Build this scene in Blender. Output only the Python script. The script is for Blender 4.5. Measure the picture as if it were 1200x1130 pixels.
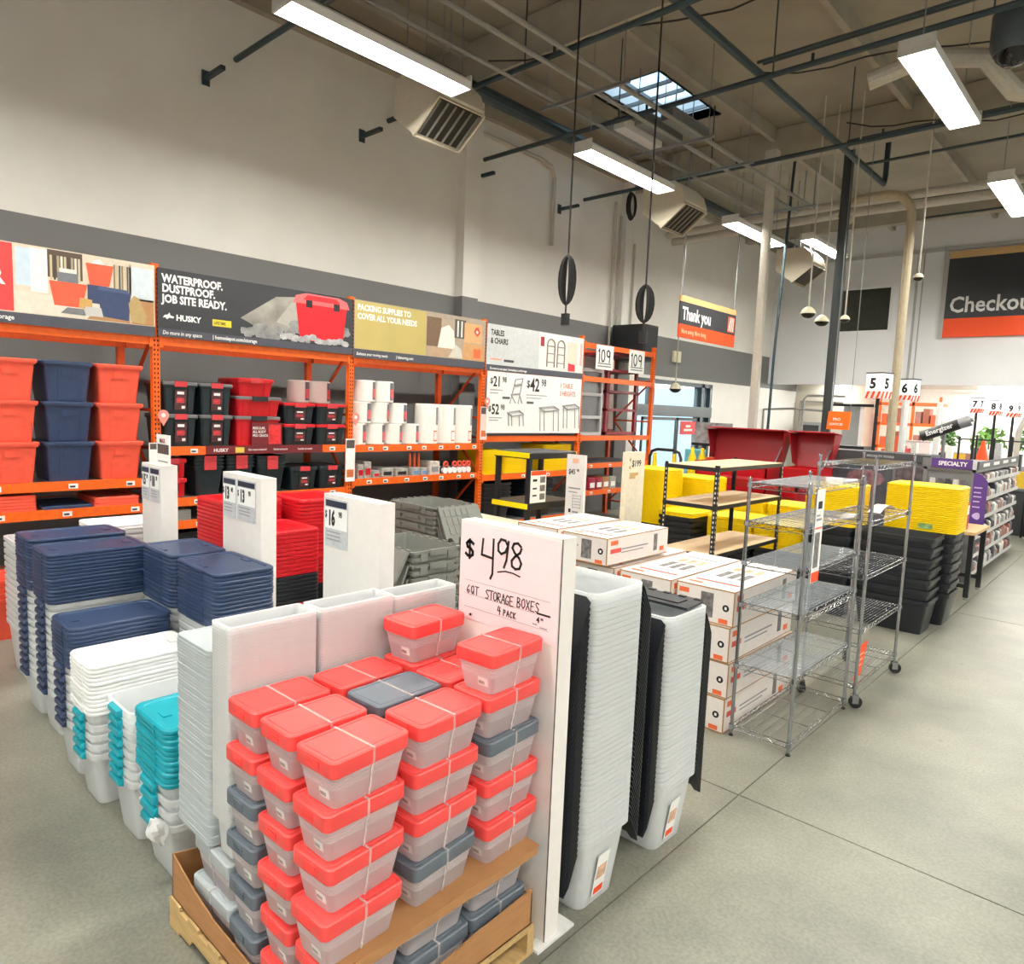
import bpy, math, random
from mathutils import Vector, Matrix
random.seed(7)
for o in list(bpy.data.objects): bpy.data.objects.remove(o)
SC = bpy.context.scene
COL = SC.collection
PI = math.pi
# ---------------------------------------------------------------- camera
H = 2.29
yaw, pitch, roll, FPX = math.radians(42.6264), math.radians(6.0560), math.radians(2.3292), 825.2
fwd = Vector((-math.sin(yaw)*math.cos(pitch), math.cos(yaw)*math.cos(pitch), -math.sin(pitch)))
rgt = Vector((math.cos(yaw), math.sin(yaw), 0)); upv = rgt.cross(fwd)
r2 = rgt*math.cos(roll) + upv*math.sin(roll); u2 = -rgt*math.sin(roll) + upv*math.cos(roll)
cam = bpy.data.cameras.new('camera'); cam.sensor_fit = 'HORIZONTAL'; cam.sensor_width = 36.0
cam.lens = 36.0*FPX/1200.0; cam.clip_start = .05; cam.clip_end = 200
co = bpy.data.objects.new('camera', cam); COL.objects.link(co)
m = Matrix((r2, u2, -fwd)).transposed().to_4x4(); m.translation = Vector((0, 0, H)); co.matrix_world = m
SC.camera = co
# ---------------------------------------------------------------- world, exposure
w = bpy.data.worlds.new('sky'); SC.world = w; w.use_nodes = True
bg = w.node_tree.nodes['Background']; bg.inputs[0].default_value = (.52, .78, .96, 1); bg.inputs[1].default_value = 1.9
SC.view_settings.view_transform = 'Standard'; SC.view_settings.look = 'None'
SC.view_settings.gamma = 1.0; SC.view_settings.use_curve_mapping = False
SC.view_settings.exposure = 0.0
LAMP = 80.0          # emission of the fluorescent lenses
SC.cycles.use_denoising = True
SC.cycles.max_bounces = 8; SC.cycles.diffuse_bounces = 5; SC.cycles.transparent_max_bounces = 16
SC.cycles.sample_clamp_indirect = 6.0
# ---------------------------------------------------------------- helpers
def lin(c):
    c /= 255.0
    return c/12.92 if c <= .04045 else ((c+.055)/1.055)**2.4
MATS = {}
def mat(name, rgb, rough=.5, metal=0., var=.06, scale=18., alpha=1., emit=0., trans=0., bump=0., spec=.5, stretch=None):
    if name in MATS: return MATS[name]
    M = bpy.data.materials.new(name); M.use_nodes = True; nt = M.node_tree; N = nt.nodes; L = nt.links
    b = N['Principled BSDF']; base = tuple(lin(c) for c in rgb)
    b.inputs['Roughness'].default_value = rough; b.inputs['Metallic'].default_value = metal
    b.inputs['Specular IOR Level'].default_value = spec
    tc = N.new('ShaderNodeTexCoord'); nz = N.new('ShaderNodeTexNoise'); nz.inputs['Scale'].default_value = scale
    nz.inputs['Detail'].default_value = 4
    if stretch:
        mp = N.new('ShaderNodeMapping'); mp.inputs['Scale'].default_value = stretch
        L.new(tc.outputs['Object'], mp.inputs[0]); L.new(mp.outputs[0], nz.inputs['Vector'])
    else: L.new(tc.outputs['Object'], nz.inputs['Vector'])
    cr = N.new('ShaderNodeValToRGB')
    cr.color_ramp.elements[0].position = .3; cr.color_ramp.elements[1].position = .7
    cr.color_ramp.elements[0].color = tuple(max(0, c*(1-var)) for c in base)+(1,)
    cr.color_ramp.elements[1].color = tuple(min(1, c*(1+var)) for c in base)+(1,)
    L.new(nz.outputs[0], cr.inputs[0]); L.new(cr.outputs[0], b.inputs['Base Color'])
    if bump:
        bp = N.new('ShaderNodeBump'); bp.inputs['Strength'].default_value = bump; bp.inputs['Distance'].default_value = .01
        L.new(nz.outputs[0], bp.inputs['Height']); L.new(bp.outputs[0], b.inputs['Normal'])
    if emit:
        b.inputs['Emission Color'].default_value = base+(1,); b.inputs['Emission Strength'].default_value = emit
    if trans: b.inputs['Transmission Weight'].default_value = trans
    if alpha < 1: b.inputs['Alpha'].default_value = alpha
    MATS[name] = M
    return M
def cloudy(name, rgb, alpha, transl=.4, rough=.25):
    """milky see-through polypropylene: diffuse + translucent, part transparent, glossy skin"""
    M = mat(name, rgb, rough, var=.03, scale=30)
    nt = M.node_tree; N = nt.nodes; L = nt.links; b = N['Principled BSDF']; out = N['Material Output']
    t = N.new('ShaderNodeBsdfTranslucent'); t.inputs[0].default_value = tuple(lin(c) for c in rgb)+(1,)
    mx = N.new('ShaderNodeMixShader'); mx.inputs[0].default_value = transl
    L.new(b.outputs[0], mx.inputs[1]); L.new(t.outputs[0], mx.inputs[2])
    tr = N.new('ShaderNodeBsdfTransparent'); tr.inputs[0].default_value = (.96, .97, .98, 1)
    m2 = N.new('ShaderNodeMixShader'); m2.inputs[0].default_value = 1-alpha
    L.new(mx.outputs[0], m2.inputs[1]); L.new(tr.outputs[0], m2.inputs[2]); L.new(m2.outputs[0], out.inputs[0])
    return M

class MB:
    """collects geometry for ONE mesh"""
    def __init__(s): s.v = []; s.f = []
    def add(s, vs, fs):
        n = len(s.v); s.v += [tuple(p) for p in vs]; s.f += [tuple(i+n for i in f) for f in fs]; return s
    def box(s, x0, y0, z0, x1, y1, z1):
        x0, x1 = min(x0, x1), max(x0, x1); y0, y1 = min(y0, y1), max(y0, y1); z0, z1 = min(z0, z1), max(z0, z1)
        return s.add([(x0,y0,z0),(x1,y0,z0),(x1,y1,z0),(x0,y1,z0),(x0,y0,z1),(x1,y0,z1),(x1,y1,z1),(x0,y1,z1)],
                     [(0,3,2,1),(4,5,6,7),(0,1,5,4),(1,2,6,5),(2,3,7,6),(3,0,4,7)])
    def hexa(s, lo, hi):           # four lower points, four upper points, counter-clockwise from above
        return s.add(list(lo)+list(hi), [(0,3,2,1),(4,5,6,7),(0,1,5,4),(1,2,6,5),(2,3,7,6),(3,0,4,7)])
    def beam(s, a, b, w, h, up=(0,0,1)):   # rectangular bar from a to b
        a = Vector(a); b = Vector(b); d = (b-a).normalized(); up = Vector(up)
        sd = d.cross(up)
        if sd.length < 1e-4: sd = d.cross(Vector((1,0,0)))
        sd.normalize(); u = sd.cross(d)
        sd *= w/2; u *= h/2
        vs = [a-sd-u, a+sd-u, a+sd+u, a-sd+u, b-sd-u, b+sd-u, b+sd+u, b-sd+u]
        return s.add(vs, [(0,1,2,3),(7,6,5,4),(0,4,5,1),(1,5,6,2),(2,6,7,3),(3,7,4,0)])
    def loft(s, rings, cap0=True, cap1=True, closed=False):
        n = len(rings[0]); k = len(s.v)
        for r in rings: s.v += [tuple(p) for p in r]
        R = len(rings)
        for i in range(R if closed else R-1):
            j = (i+1) % R
            for a in range(n):
                b = (a+1) % n
                s.f.append((k+i*n+a, k+i*n+b, k+j*n+b, k+j*n+a))
        if not closed:
            if cap0: s.f.append(tuple(k+a for a in reversed(range(n))))
            if cap1: s.f.append(tuple(k+(R-1)*n+a for a in range(n)))
        return s
    def tube(s, pts, r, n=8, cap=True):
        pts = [Vector(p) for p in pts]; rings = []
        prev = None
        for i, p in enumerate(pts):
            d = (pts[min(i+1, len(pts)-1)]-pts[max(i-1, 0)])
            if d.length < 1e-9: d = Vector((0,0,1))
            d.normalize()
            if prev is None:
                a = Vector((0,0,1)) if abs(d.z) < .9 else Vector((1,0,0))
                sd = d.cross(a).normalized()
            else:
                sd = prev - d*prev.dot(d)
                sd = sd.normalized() if sd.length > 1e-6 else d.orthogonal().normalized()
            prev = sd; u = d.cross(sd)
            rr = r[i] if isinstance(r, (list, tuple)) else r
            rings.append([p+(sd*math.cos(t)+u*math.sin(t))*rr for t in [2*PI*k/n for k in range(n)]])
        return s.loft(rings, cap, cap)
    def lathe(s, prof, c=(0,0,0), n=16):    # (radius, z) profile
        rings = [[(c[0]+r*math.cos(2*PI*k/n), c[1]+r*math.sin(2*PI*k/n), c[2]+z) for k in range(n)] for r, z in prof]
        return s.loft(rings)
    def prism(s, poly, a, b):               # poly: 2D points -> function a(p), b(p) give 3D ends
        return s.loft([[a(p) for p in poly], [b(p) for p in poly]])
    def mesh(s, name, M):
        me = bpy.data.meshes.new(name); me.from_pydata(s.v, [], s.f); me.update()
        me.materials.append(M)
        me.shade_smooth(); me.set_sharp_from_angle(angle=math.radians(28))
        return me
    def build(s, name, M, parent=None, loc=None, rotz=None):
        return put(s.mesh(name, M), name, parent, loc, rotz)
def put(me, name, parent=None, loc=None, rotz=None):
    o = bpy.data.objects.new(name, me); COL.objects.link(o)
    if parent is not None: o.parent = parent
    if loc is not None: o.location = loc
    if rotz: o.rotation_euler = (0, 0, rotz)
    return o
def rr(hx, hy, r, z, n=4, cx=0, cy=0):      # rounded rectangle ring
    r = min(r, hx*.98, hy*.98); out = []
    for sx, sy, a0 in ((1,1,0),(-1,1,PI/2),(-1,-1,PI),(1,-1,1.5*PI)):
        for k in range(n+1):
            a = a0+PI/2*k/n
            out.append((cx+sx*(hx-r)+r*math.cos(a), cy+sy*(hy-r)+r*math.sin(a), z))
    return out
def tag(o, label, cat, group=None, kind=None):
    o['label'] = label; o['category'] = cat
    if group: o['group'] = group
    if kind: o['kind'] = kind
    return o
def thing(name, label, cat, loc=(0,0,0), rotz=0, group=None):
    o = bpy.data.objects.new(name, None); o.empty_display_size = .1; COL.objects.link(o)
    o.location = loc; o.rotation_euler = (0, 0, rotz)
    return tag(o, label, cat, group)
def struct(o, label=None):
    o['kind'] = 'structure'
    if label: o['label'] = label
    return o
KIDS = {}
def dup(root, loc, rotz=0, label=None, group=None):
    def cp(o, par):
        c = o.copy(); COL.objects.link(c)
        if par is not None: c.parent = par
        for ch in o.children: cp(ch, c)
        return c
    r = cp(root, None); r.location = loc; r.rotation_euler = (0, 0, rotz)
    if label: r['label'] = label
    if group: r['group'] = group
    return r
def text(body, M, parent, org, xd, yd, size, name='lettering', bold=0., xs=1., align='LEFT', shear=0., ext=.0006):
    cu = bpy.data.curves.new('t', 'FONT'); cu.body = body; cu.size = size; cu.align_x = align
    cu.offset = bold*size*1.35; cu.extrude = ext; cu.shear = shear; cu.resolution_u = 2
    ob = bpy.data.objects.new('t', cu); COL.objects.link(ob)
    bpy.context.view_layer.update()
    me = bpy.data.meshes.new_from_object(ob.evaluated_get(bpy.context.evaluated_depsgraph_get()))
    bpy.data.objects.remove(ob); bpy.data.curves.remove(cu)
    xd = Vector(xd).normalized(); yd = Vector(yd).normalized(); zd = xd.cross(yd)
    org = Vector(org)
    for v in me.vertices:
        p = v.co.copy(); v.co = org + xd*(p.x*xs) + yd*p.y + zd*p.z
    me.materials.clear(); me.materials.append(M); me.name = name
    return put(me, name, parent)
def stroke(mb, pts, org, xd, yd, w):        # hand-drawn marker line on a plane
    xd = Vector(xd); yd = Vector(yd); zd = xd.cross(yd); org = Vector(org)
    P = [org+xd*a+yd*b for a, b in pts]
    for i in range(len(P)-1):
        d = (P[i+1]-P[i]).normalized()
        sd = d.cross(zd)*(w/2); e = d*(w*.35); z = zd*.0015
        q = [P[i]-e-sd, P[i]-e+sd, P[i+1]+e+sd, P[i+1]+e-sd]
        mb.add([p+z*.2 for p in q]+[p+z for p in q], [(0,3,2,1),(4,5,6,7),(0,1,5,4),(1,2,6,5),(2,3,7,6),(3,0,4,7)])
def plate(mb, org, xd, yd, x0, y0, x1, y1, d0=.0004, d1=.0014):  # thin raised patch on a plane
    xd = Vector(xd).normalized(); yd = Vector(yd).normalized(); zd = xd.cross(yd); org = Vector(org)
    q = [org+xd*a+yd*b for a, b in ((x0,y0),(x1,y0),(x1,y1),(x0,y1))]
    mb.add([p+zd*d0 for p in q]+[p+zd*d1 for p in q], [(0,3,2,1),(4,5,6,7),(0,1,5,4),(1,2,6,5),(2,3,7,6),(3,0,4,7)])
    return mb
def arc(c, r, a0, a1, n, ax=(1,0,0), ay=(0,0,1)):
    c = Vector(c); ax = Vector(ax); ay = Vector(ay)
    return [c+ax*(r*math.cos(a0+(a1-a0)*k/n))+ay*(r*math.sin(a0+(a1-a0)*k/n)) for k in range(n+1)]
# ---------------------------------------------------------------- materials
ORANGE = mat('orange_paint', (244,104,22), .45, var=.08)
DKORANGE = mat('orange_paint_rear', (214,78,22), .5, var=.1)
DARK = mat('dark_hole', (40,22,16), .8)
WHITE = mat('white_board', (246,246,246), .5, var=.02)
PAPER = mat('paper_white', (246,246,246), .7, var=.02)
INK = mat('black_ink', (20,20,24), .6)
GREYINK = mat('grey_print', (150,150,155), .7)
PRICEGREY = mat('price_card_grey', (196,198,204), .6, var=.12, scale=40)
BLACKP = mat('black_plastic', (26,30,36), .4, var=.1)
BLACKM = mat('black_metal', (24,27,30), .45, var=.1)
TEALDK = mat('dark_teal_plastic', (24,40,46), .42, var=.1)
NAVY = mat('navy_plastic', (44,62,96), .42, var=.08)
CORAL = mat('coral_plastic', (246,80,78), .38, var=.03)
CORALT = mat('coral_orange_plastic', (244,94,70), .42, var=.04)
SLATE = mat('slate_plastic', (98,108,120), .4, var=.04)
GREYLID = mat('pale_grey_plastic', (178,186,192), .45, var=.03)
TEAL = mat('teal_plastic', (0,158,178), .35, var=.05)
RED = mat('red_plastic', (206,20,34), .4, var=.05)
YELLOW = mat('yellow_plastic', (255,222,8), .4, var=.03)
GREYALC = mat('olive_grey_plastic', (122,124,120), .5, var=.05)
CLEAR = cloudy('clear_plastic', (250,252,254), .84, .5)
FROST = cloudy('frosted_plastic', (252,253,255), .92, .5)
BOXCLEAR = cloudy('box_clear_plastic', (246,238,242), .78, .5)  # clear plastic; pink light bounced off the coral lids is put into its colour
CARD = mat('cardboard', (172,124,80), .8, var=.08, scale=8, stretch=(1,1,6))
WOOD = mat('pallet_wood', (196,164,112), .75, var=.14, scale=6, stretch=(2,12,12))
PLY = mat('particle_board', (214,186,150), .65, var=.1, scale=120)
CHROME = mat('chrome_wire', (168,171,178), .2, 1.0, var=.03)
STEEL = mat('galvanised_steel', (150,155,160), .4, .7, var=.08)
BEIGE = mat('beige_enamel', (214,206,186), .5, var=.04)
PIPEW = mat('painted_pipe', (198,194,184), .5, var=.06)
PIPEDK = mat('dark_teal_pipe', (44,62,70), .45, var=.1)
CONDUIT = mat('grey_conduit', (150,150,146), .45, .2, var=.08)
BLACKR = mat('rubber_black', (22,22,24), .55, var=.1)
REDM = mat('red_enamel', (150,14,28), .35, var=.05)
PURPLE = mat('purple_card', (84,52,130), .5)
SIGNDK = mat('sign_charcoal', (50,52,58), .55, var=.05)
SIGNOR = mat('sign_orange', (250,82,26), .55, var=.03)
TAN = mat('tan_wood_strip', (214,176,120), .6)
GOLD = mat('gold_card', (196,178,110), .55, var=.05, scale=3)
EDGE = mat('shelf_tag_white', (240,240,240), .6)
# ================================================================ SHELL
XW, YB = -9.5, 22.2
XR, YN, YF = 15.0, -9.0, 31.0
RZ = 7.9
# floor: polished concrete slabs with saw-cut joints
M = mat('polished_concrete', (138,138,128), .42, var=.12, scale=1.3)
def concrete():
    nt = M.node_tree; N = nt.nodes; L = nt.links; b = N['Principled BSDF']
    tc = N.new('ShaderNodeTexCoord')
    geo = N.new('ShaderNodeNewGeometry')
    n1 = N.new('ShaderNodeTexNoise'); n1.inputs['Scale'].default_value = .7; n1.inputs['Detail'].default_value = 8; n1.inputs['Roughness'].default_value = .62
    n2 = N.new('ShaderNodeTexNoise'); n2.inputs['Scale'].default_value = 55; n2.inputs['Detail'].default_value = 3
    n3 = N.new('ShaderNodeTexVoronoi'); n3.inputs['Scale'].default_value = 1.6; n3.inputs['Randomness'].default_value = 1
    for n in (n1, n2, n3): L.new(geo.outputs['Position'], n.inputs['Vector'])
    r1 = N.new('ShaderNodeValToRGB'); e = r1.color_ramp.elements
    e[0].position = .3; e[1].position = .72
    e[0].color = tuple(lin(c) for c in (102,104,97))+(1,); e[1].color = tuple(lin(c) for c in (152,150,137))+(1,)
    L.new(n1.outputs[0], r1.inputs[0])
    r2_ = N.new('ShaderNodeValToRGB'); e = r2_.color_ramp.elements
    e[0].position = .35; e[1].position = .65; e[0].color = (.8,.8,.8,1); e[1].color = (1.1,1.1,1.1,1)
    L.new(n2.outputs[0], r2_.inputs[0])
    mx = N.new('ShaderNodeMix'); mx.data_type = 'RGBA'; mx.blend_type = 'MULTIPLY'; mx.inputs[0].default_value = .8
    L.new(r1.outputs[0], mx.inputs[6]); L.new(r2_.outputs[0], mx.inputs[7])
    r3 = N.new('ShaderNodeValToRGB'); e = r3.color_ramp.elements      # a few dark scuffs
    e[0].position = .0; e[1].position = .05; e[0].color = (.62,.6,.58,1); e[1].color = (1,1,1,1)
    L.new(n3.outputs['Distance'], r3.inputs[0])
    m3 = N.new('ShaderNodeMix'); m3.data_type = 'RGBA'; m3.blend_type = 'MULTIPLY'; m3.inputs[0].default_value = .8
    L.new(mx.outputs[2], m3.inputs[6]); L.new(r3.outputs[0], m3.inputs[7])
    L.new(m3.outputs[2], b.inputs['Base Color'])
    rg = N.new('ShaderNodeMapRange'); rg.inputs[3].default_value = .3; rg.inputs[4].default_value = .5
    L.new(n1.outputs[0], rg.inputs[0]); L.new(rg.outputs[0], b.inputs['Roughness'])
concrete()
base = struct(MB().box(XW-4, YN, -.3, XR, YF, -.012).build('floor', mat('joint_sealant', (176,172,156), .8)), 'concrete floor slab under the joints')
xs = [XW-4, -7.68, -1.682, 4.3, 10.3, XR]; ys = [YN, -2.0, 3.98, 9.98, 15.98, 21.98, 27.98, YF]
for i in range(len(xs)-1):
    for j in range(len(ys)-1):
        g = .005
        MB().box(xs[i]+g, ys[j]+g, -.012, xs[i+1]-g, ys[j+1]-g, 0).build('concrete_slab', M, base)
# painted wall material: white above the grey paint band
def wallmat(name, z_hi, z_lo, y_from):
    W = bpy.data.materials.new(name); W.use_nodes = True; nt = W.node_tree; N = nt.nodes; L = nt.links; b = N['Principled BSDF']
    b.inputs['Roughness'].default_value = .75
    geo = N.new('ShaderNodeNewGeometry'); sp = N.new('ShaderNodeSeparateXYZ'); L.new(geo.outputs['Position'], sp.inputs[0])
    def mth(op, a, bb):
        n = N.new('ShaderNodeMath'); n.operation = op
        for i, q in enumerate((a, bb)):
            if isinstance(q, (int, float)): n.inputs[i].default_value = q
            else: L.new(q, n.inputs[i])
        return n.outputs[0]
    below = mth('LESS_THAN', sp.outputs['Z'], z_hi)
    lowwhite = mth('MULTIPLY', mth('LESS_THAN', sp.outputs['Z'], z_lo), mth('GREATER_THAN', sp.outputs['Y'], y_from))
    grey = mth('MULTIPLY', below, mth('SUBTRACT', 1.0, lowwhite))
    nz = N.new('ShaderNodeTexNoise'); nz.inputs['Scale'].default_value = 1.1; nz.inputs['Detail'].default_value = 6
    L.new(geo.outputs['Position'], nz.inputs['Vector'])
    cr = N.new('ShaderNodeValToRGB'); e = cr.color_ramp.elements
    e[0].position = .3; e[1].position = .7
    e[0].color = tuple(lin(c) for c in (240,238,233))+(1,); e[1].color = tuple(lin(c) for c in (247,246,241))+(1,)
    L.new(nz.outputs[0], cr.inputs[0])
    mx = N.new('ShaderNodeMix'); mx.data_type = 'RGBA'; L.new(grey, mx.inputs[0]); L.new(cr.outputs[0], mx.inputs[6])
    mx.inputs[7].default_value = tuple(lin(c) for c in (122,123,124))+(1,)
    L.new(mx.outputs[2], b.inputs['Base Color'])
    bp = N.new('ShaderNodeBump'); bp.inputs['Strength'].default_value = .15; bp.inputs['Distance'].default_value = .01
    n2 = N.new('ShaderNodeTexNoise'); n2.inputs['Scale'].default_value = 30; L.new(geo.outputs['Position'], n2.inputs['Vector'])
    L.new(n2.outputs[0], bp.inputs['Height']); L.new(bp.outputs[0], b.inputs['Normal'])
    return W
WALLA = wallmat('left_wall_paint', 4.2, 3.22, 14.3)
WALLB = mat('back_wall_paint', (238,238,242), .75, var=.03, scale=.8)
DY0, DY1, DZ = 14.6, 18.45, 3.14           # entrance opening in the left wall
wl = struct(MB().box(XW-.25, YN, 0, XW, DY0, RZ).box(XW-.25, DY1, 0, XW, YF, RZ).box(XW-.25, DY0, DZ, XW, DY1, RZ).build('wall_left', WALLA),
            'white wall with a broad grey painted band behind the racks')
pil = struct(MB().box(XW, 8.62, 0, XW+.2, 9.0, RZ).box(XW, 13.62, 0, XW+.14, 13.9, RZ).build('trim_1', WALLA), 'wall pilasters')
struct(MB().box(XR, YN, 0, XR+.2, YF, RZ).build('wall_bounce_right', WALLB)); struct(MB().box(XW-.25, YN-.2, 0, XR+.2, YN, RZ).build('wall_bounce_near', WALLB))  # unseen walls, added in the open store to bounce light back
# wall B: header over the wide opening to the exit lobby, with a dark office window
wb = MB()
wx0, wx1, wz0, wz1 = -7.52, -6.12, 4.92, 6.12
wb.box(XW, YB, 3.36, wx0, YB+.3, RZ).box(wx1, YB, 3.36, XR, YB+.3, RZ).box(wx0, YB, 3.36, wx1, YB+.3, wz0).box(wx0, YB, wz1, wx1, YB+.3, RZ)
wbo = struct(wb.build('wall_back', WALLB), 'pale grey header wall above the wide opening to the lobby')
struct(MB().box(XW, YB-.05, 6.95, XR, YB, 7.05).build('trim_2', mat('trim_paint', (186,186,186), .6)))
struct(MB().box(-5.9, YB-.012, 3.36, -5.86, YB, 6.95).box(-5.52, YB-.02, 3.36, -5.46, YB, 6.95).box(-5.36, YB-.02, 3.36, -5.33, YB, 6.95).build('trim_3', mat('seam_paint', (176,176,178), .6)))
win = struct(MB().box(wx0-.06, YB-.03, wz0-.06, wx1+.06, YB+.02, wz0).box(wx0-.06, YB-.03, wz1, wx1+.06, YB+.02, wz1+.06).box(wx0-.06, YB-.03, wz0, wx0, YB+.02, wz1)
             .box(wx1, YB-.03, wz0, wx1+.06, YB+.02, wz1).build('window_1', WALLB), 'dark office window high in the back wall')
GLASSDK = mat('dark_office_glass', (52,54,48), .03, var=.1, spec=.9)
MB().box(wx0, YB+.1, wz0, wx1, YB+.12, wz1).build('pane', GLASSDK, win)
# lobby beyond
LOBW = mat('lobby_paint', (226,220,206), .7, var=.04, scale=.7)
struct(MB().box(XW, 24.6, 0, -7.75, 24.8, 3.62).box(-7.95, 24.8, 0, -7.75, YF-.2, 3.62).build('wall_lobby', LOBW), 'pale lobby wall with conduit')
struct(MB().box(XW, YF-.2, 0, XR, YF, 4.2).build('wall_far', mat('far_white', (246,246,243), .7, var=.02)))
struct(MB().box(XW, YB+.3, 3.62, XR, YF, 3.8).build('ceiling_lobby', mat('lobby_ceiling', (240,240,236), .8)), 'low white lobby ceiling')
# roof deck with beams and purlins
ROOF = mat('roof_deck', (156,150,136), .8, var=.1, scale=1.2)
ROOFB = mat('roof_timber', (166,160,146), .8, var=.12, scale=2)
# skylight hole in the deck
sx0, sx1, sy0, sy1 = -8.1, -6.75, 10.5, 12.6
rf = MB()
rf.box(XW-.25, YN, RZ, sx0, YB+.3, RZ+.15).box(sx1, YN, RZ, XR, YB+.3, RZ+.15).box(sx0, YN, RZ, sx1, sy0, RZ+.15).box(sx0, sy1, RZ, sx1, YB+.3, RZ+.15)
roof = struct(rf.build('ceiling', ROOF), 'dim exposed roof deck')
for k in range(10):
    x = -8.6+2.4*k
    if x < XR: MB().box(x-.045, YN, RZ-.24, x+.045, YB, RZ).build('purlin', ROOFB, roof)
for y in (-4.0, 2.0, 8.0, 14.0, 20.0):
    MB().box(XW, y-.12, RZ-.62, XR, y+.12, RZ-.02).build('roof_beam', ROOFB, roof)
MB().box(XW, YN, RZ-.5, XW+.12, YB, RZ-.2).build('ledger_beam', ROOFB, roof)
sk = struct(MB().box(sx0-.05, sy0-.05, RZ, sx0, sy1+.05, RZ+.5).box(sx1, sy0-.05, RZ, sx1+.05, sy1+.05, RZ+.5).box(sx0, sy0-.05, RZ, sx1, sy0, RZ+.5).box(sx0, sy1, RZ, sx1, sy1+.05, RZ+.5)
            .build('window_2', WHITE), 'roof skylight above the hanging conduits')
for k in range(4):
    y = sy0+(k+1)*(sy1-sy0)/5
    MB().box(sx0, y-.02, RZ-.02, sx1, y+.02, RZ+.04).build('safety_bar', STEEL, sk)
MB().box((sx0+sx1)/2-.02, sy0, RZ-.02, (sx0+sx1)/2+.02, sy1, RZ+.04).build('safety_bar', STEEL, sk)

# ---------------------------------------------------------------- fluorescent ceiling lights
LENS = mat('lamp_lens', (255,252,240), .4, var=0, emit=LAMP)
def make_light(L=2.3):
    t = thing('ceiling_light', 'x', 'ceiling light')
    hb = MB(); w = .17
    poly = [(-w,.03),(-w*.55,.095),(w*.55,.095),(w,.03),(w,-.055),(w-.012,-.055),(w-.012,.016),(-w+.012,.016),(-w+.012,-.055),(-w,-.055)]
    hb.prism(poly, lambda p: (p[0], -L/2, p[1]), lambda p: (p[0], L/2, p[1]))
    hb.build('housing', WHITE, t)
    for s in (-1, 1):
        MB().box(-w+.014, s*.012 if s > 0 else -L/2+.01, -.004, w-.014, L/2-.01 if s > 0 else -.012, .012).build('lens', LENS, t)
        MB().box(-w, s*L/2-.012, -.055, w, s*L/2+.012, .1).build('end_cap', mat('lamp_end_cap', (210,210,206), .5), t)
        MB().tube([(0, s*L*.42, .085), (0, s*L*.42, 1.75)], .006, 6).build('hanger_rod', STEEL, t)
        MB().box(-.03, s*L*.42-.03, .085, .03, s*L*.42+.03, .12).build('hanger_clip', STEEL, t)
    return t
L0 = make_light()
first = True
named = {(-6.5,0): 'nearest long lit ceiling light along the wall, at the top left', (-6.5,1): 'lit ceiling light above the hanging cord reels, second from the near end',
         (-6.5,2): 'lit ceiling light beside the pale pole, third along the wall', (-6.5,3): 'small far lit ceiling light by the dark steel column',
         (-2.2,1): 'bright ceiling light at the top right with a slotted white side', (-2.2,2): 'lit ceiling light cut by the right edge, above the checkout sign'}
for xi, x in enumerate((-6.5, -2.2, 2.1, 6.4, 10.7)):
    for k in range(-3, 4):
        y = 4.75+4.65*k; z = 6.0
        if x == -2.2: y = 4.35+4.85*k+.0
        if x == -6.5 and k == 3: y, z = 17.9, 6.45
        loc = (x, y, z); lab = named.get((x, k), 'lit ceiling light over the part of the store outside the picture')
        grp = None if (x, k) in named else 'store ceiling lights out of view'
        if first: L0.location = loc; L0['label'] = lab; o = L0; first = False
        else: o = dup(L0, loc, 0, lab)
        if grp: o['group'] = grp
        elif 'group' in o: del o['group']
# lobby tube lights; the rows near the far wall are added to brighten it
lob = None
for k, (x, y) in enumerate([(-7.2,24.2),(-4.2,24.0),(-1.2,24.0),(1.8,24.0),(-3.2,26.5),(-.2,26.5),(2.8,26.5),(-3.6,29.6),(-.8,29.6),(2.0,29.6),(-3.6,28.2),(-.8,28.2),(2.0,28.2)]):
    if lob is None:
        lob = thing('lobby_light', 'flush white tube light on the low lobby ceiling', 'ceiling light', (x, y, 3.6), 0, 'lobby ceiling tube lights')
        MB().box(-1.2,-.05,-.04,1.2,.05,.0).build('housing', WHITE, lob)
        for s_ in (-1, 1): MB().tube([(-1.17,s_*.07,-.1),(1.17,s_*.07,-.1)], .022, 8).build('tube', mat('lobby_tube', (255,253,246), .4, var=0, emit=90), lob)
        for x_ in (-1.18, 1.18): MB().box(x_-.02,-.1,-.13,x_+.02,.1,-.0).build('tube_socket', WHITE, lob)
    else: dup(lob, (x, y, 3.6))
# ================================================================ PALLET RACK AND ITS SIGNS
FX = -8.07
Y3 = (0, 1, 0); Z3 = (0, 0, 1); X3 = (1, 0, 0); NX = (-1, 0, 0); NY = (0, -1, 0)
def wb_(mb, name, M, root): return mb.build(name, M, root, -Vector(root.location))     # mesh in world coordinates under an unrotated thing
def wtext(body, M, root, org, xd, yd, size, **k):
    o = text(body, M, root, org, xd, yd, size, **k); o.location = -Vector(root.location); return o
def poly(mb, org, xd, yd, pts, d=.001):
    xd = Vector(xd).normalized(); yd = Vector(yd).normalized(); zd = xd.cross(yd); org = Vector(org)
    n = len(pts); A = [org+xd*a+yd*b+zd*(d-.0006) for a, b in pts]; B = [p+zd*.0006 for p in A]
    mb.loft([A, B]); return mb
UP = (0.55, 3.02, 5.51, 8.0, 10.57, 13.08)
rack = thing('pallet_rack', 'long orange steel pallet rack against the left wall, holding totes and packing supplies', 'rack', (-8.6, 6.8, 0))
holes = MB()
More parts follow.
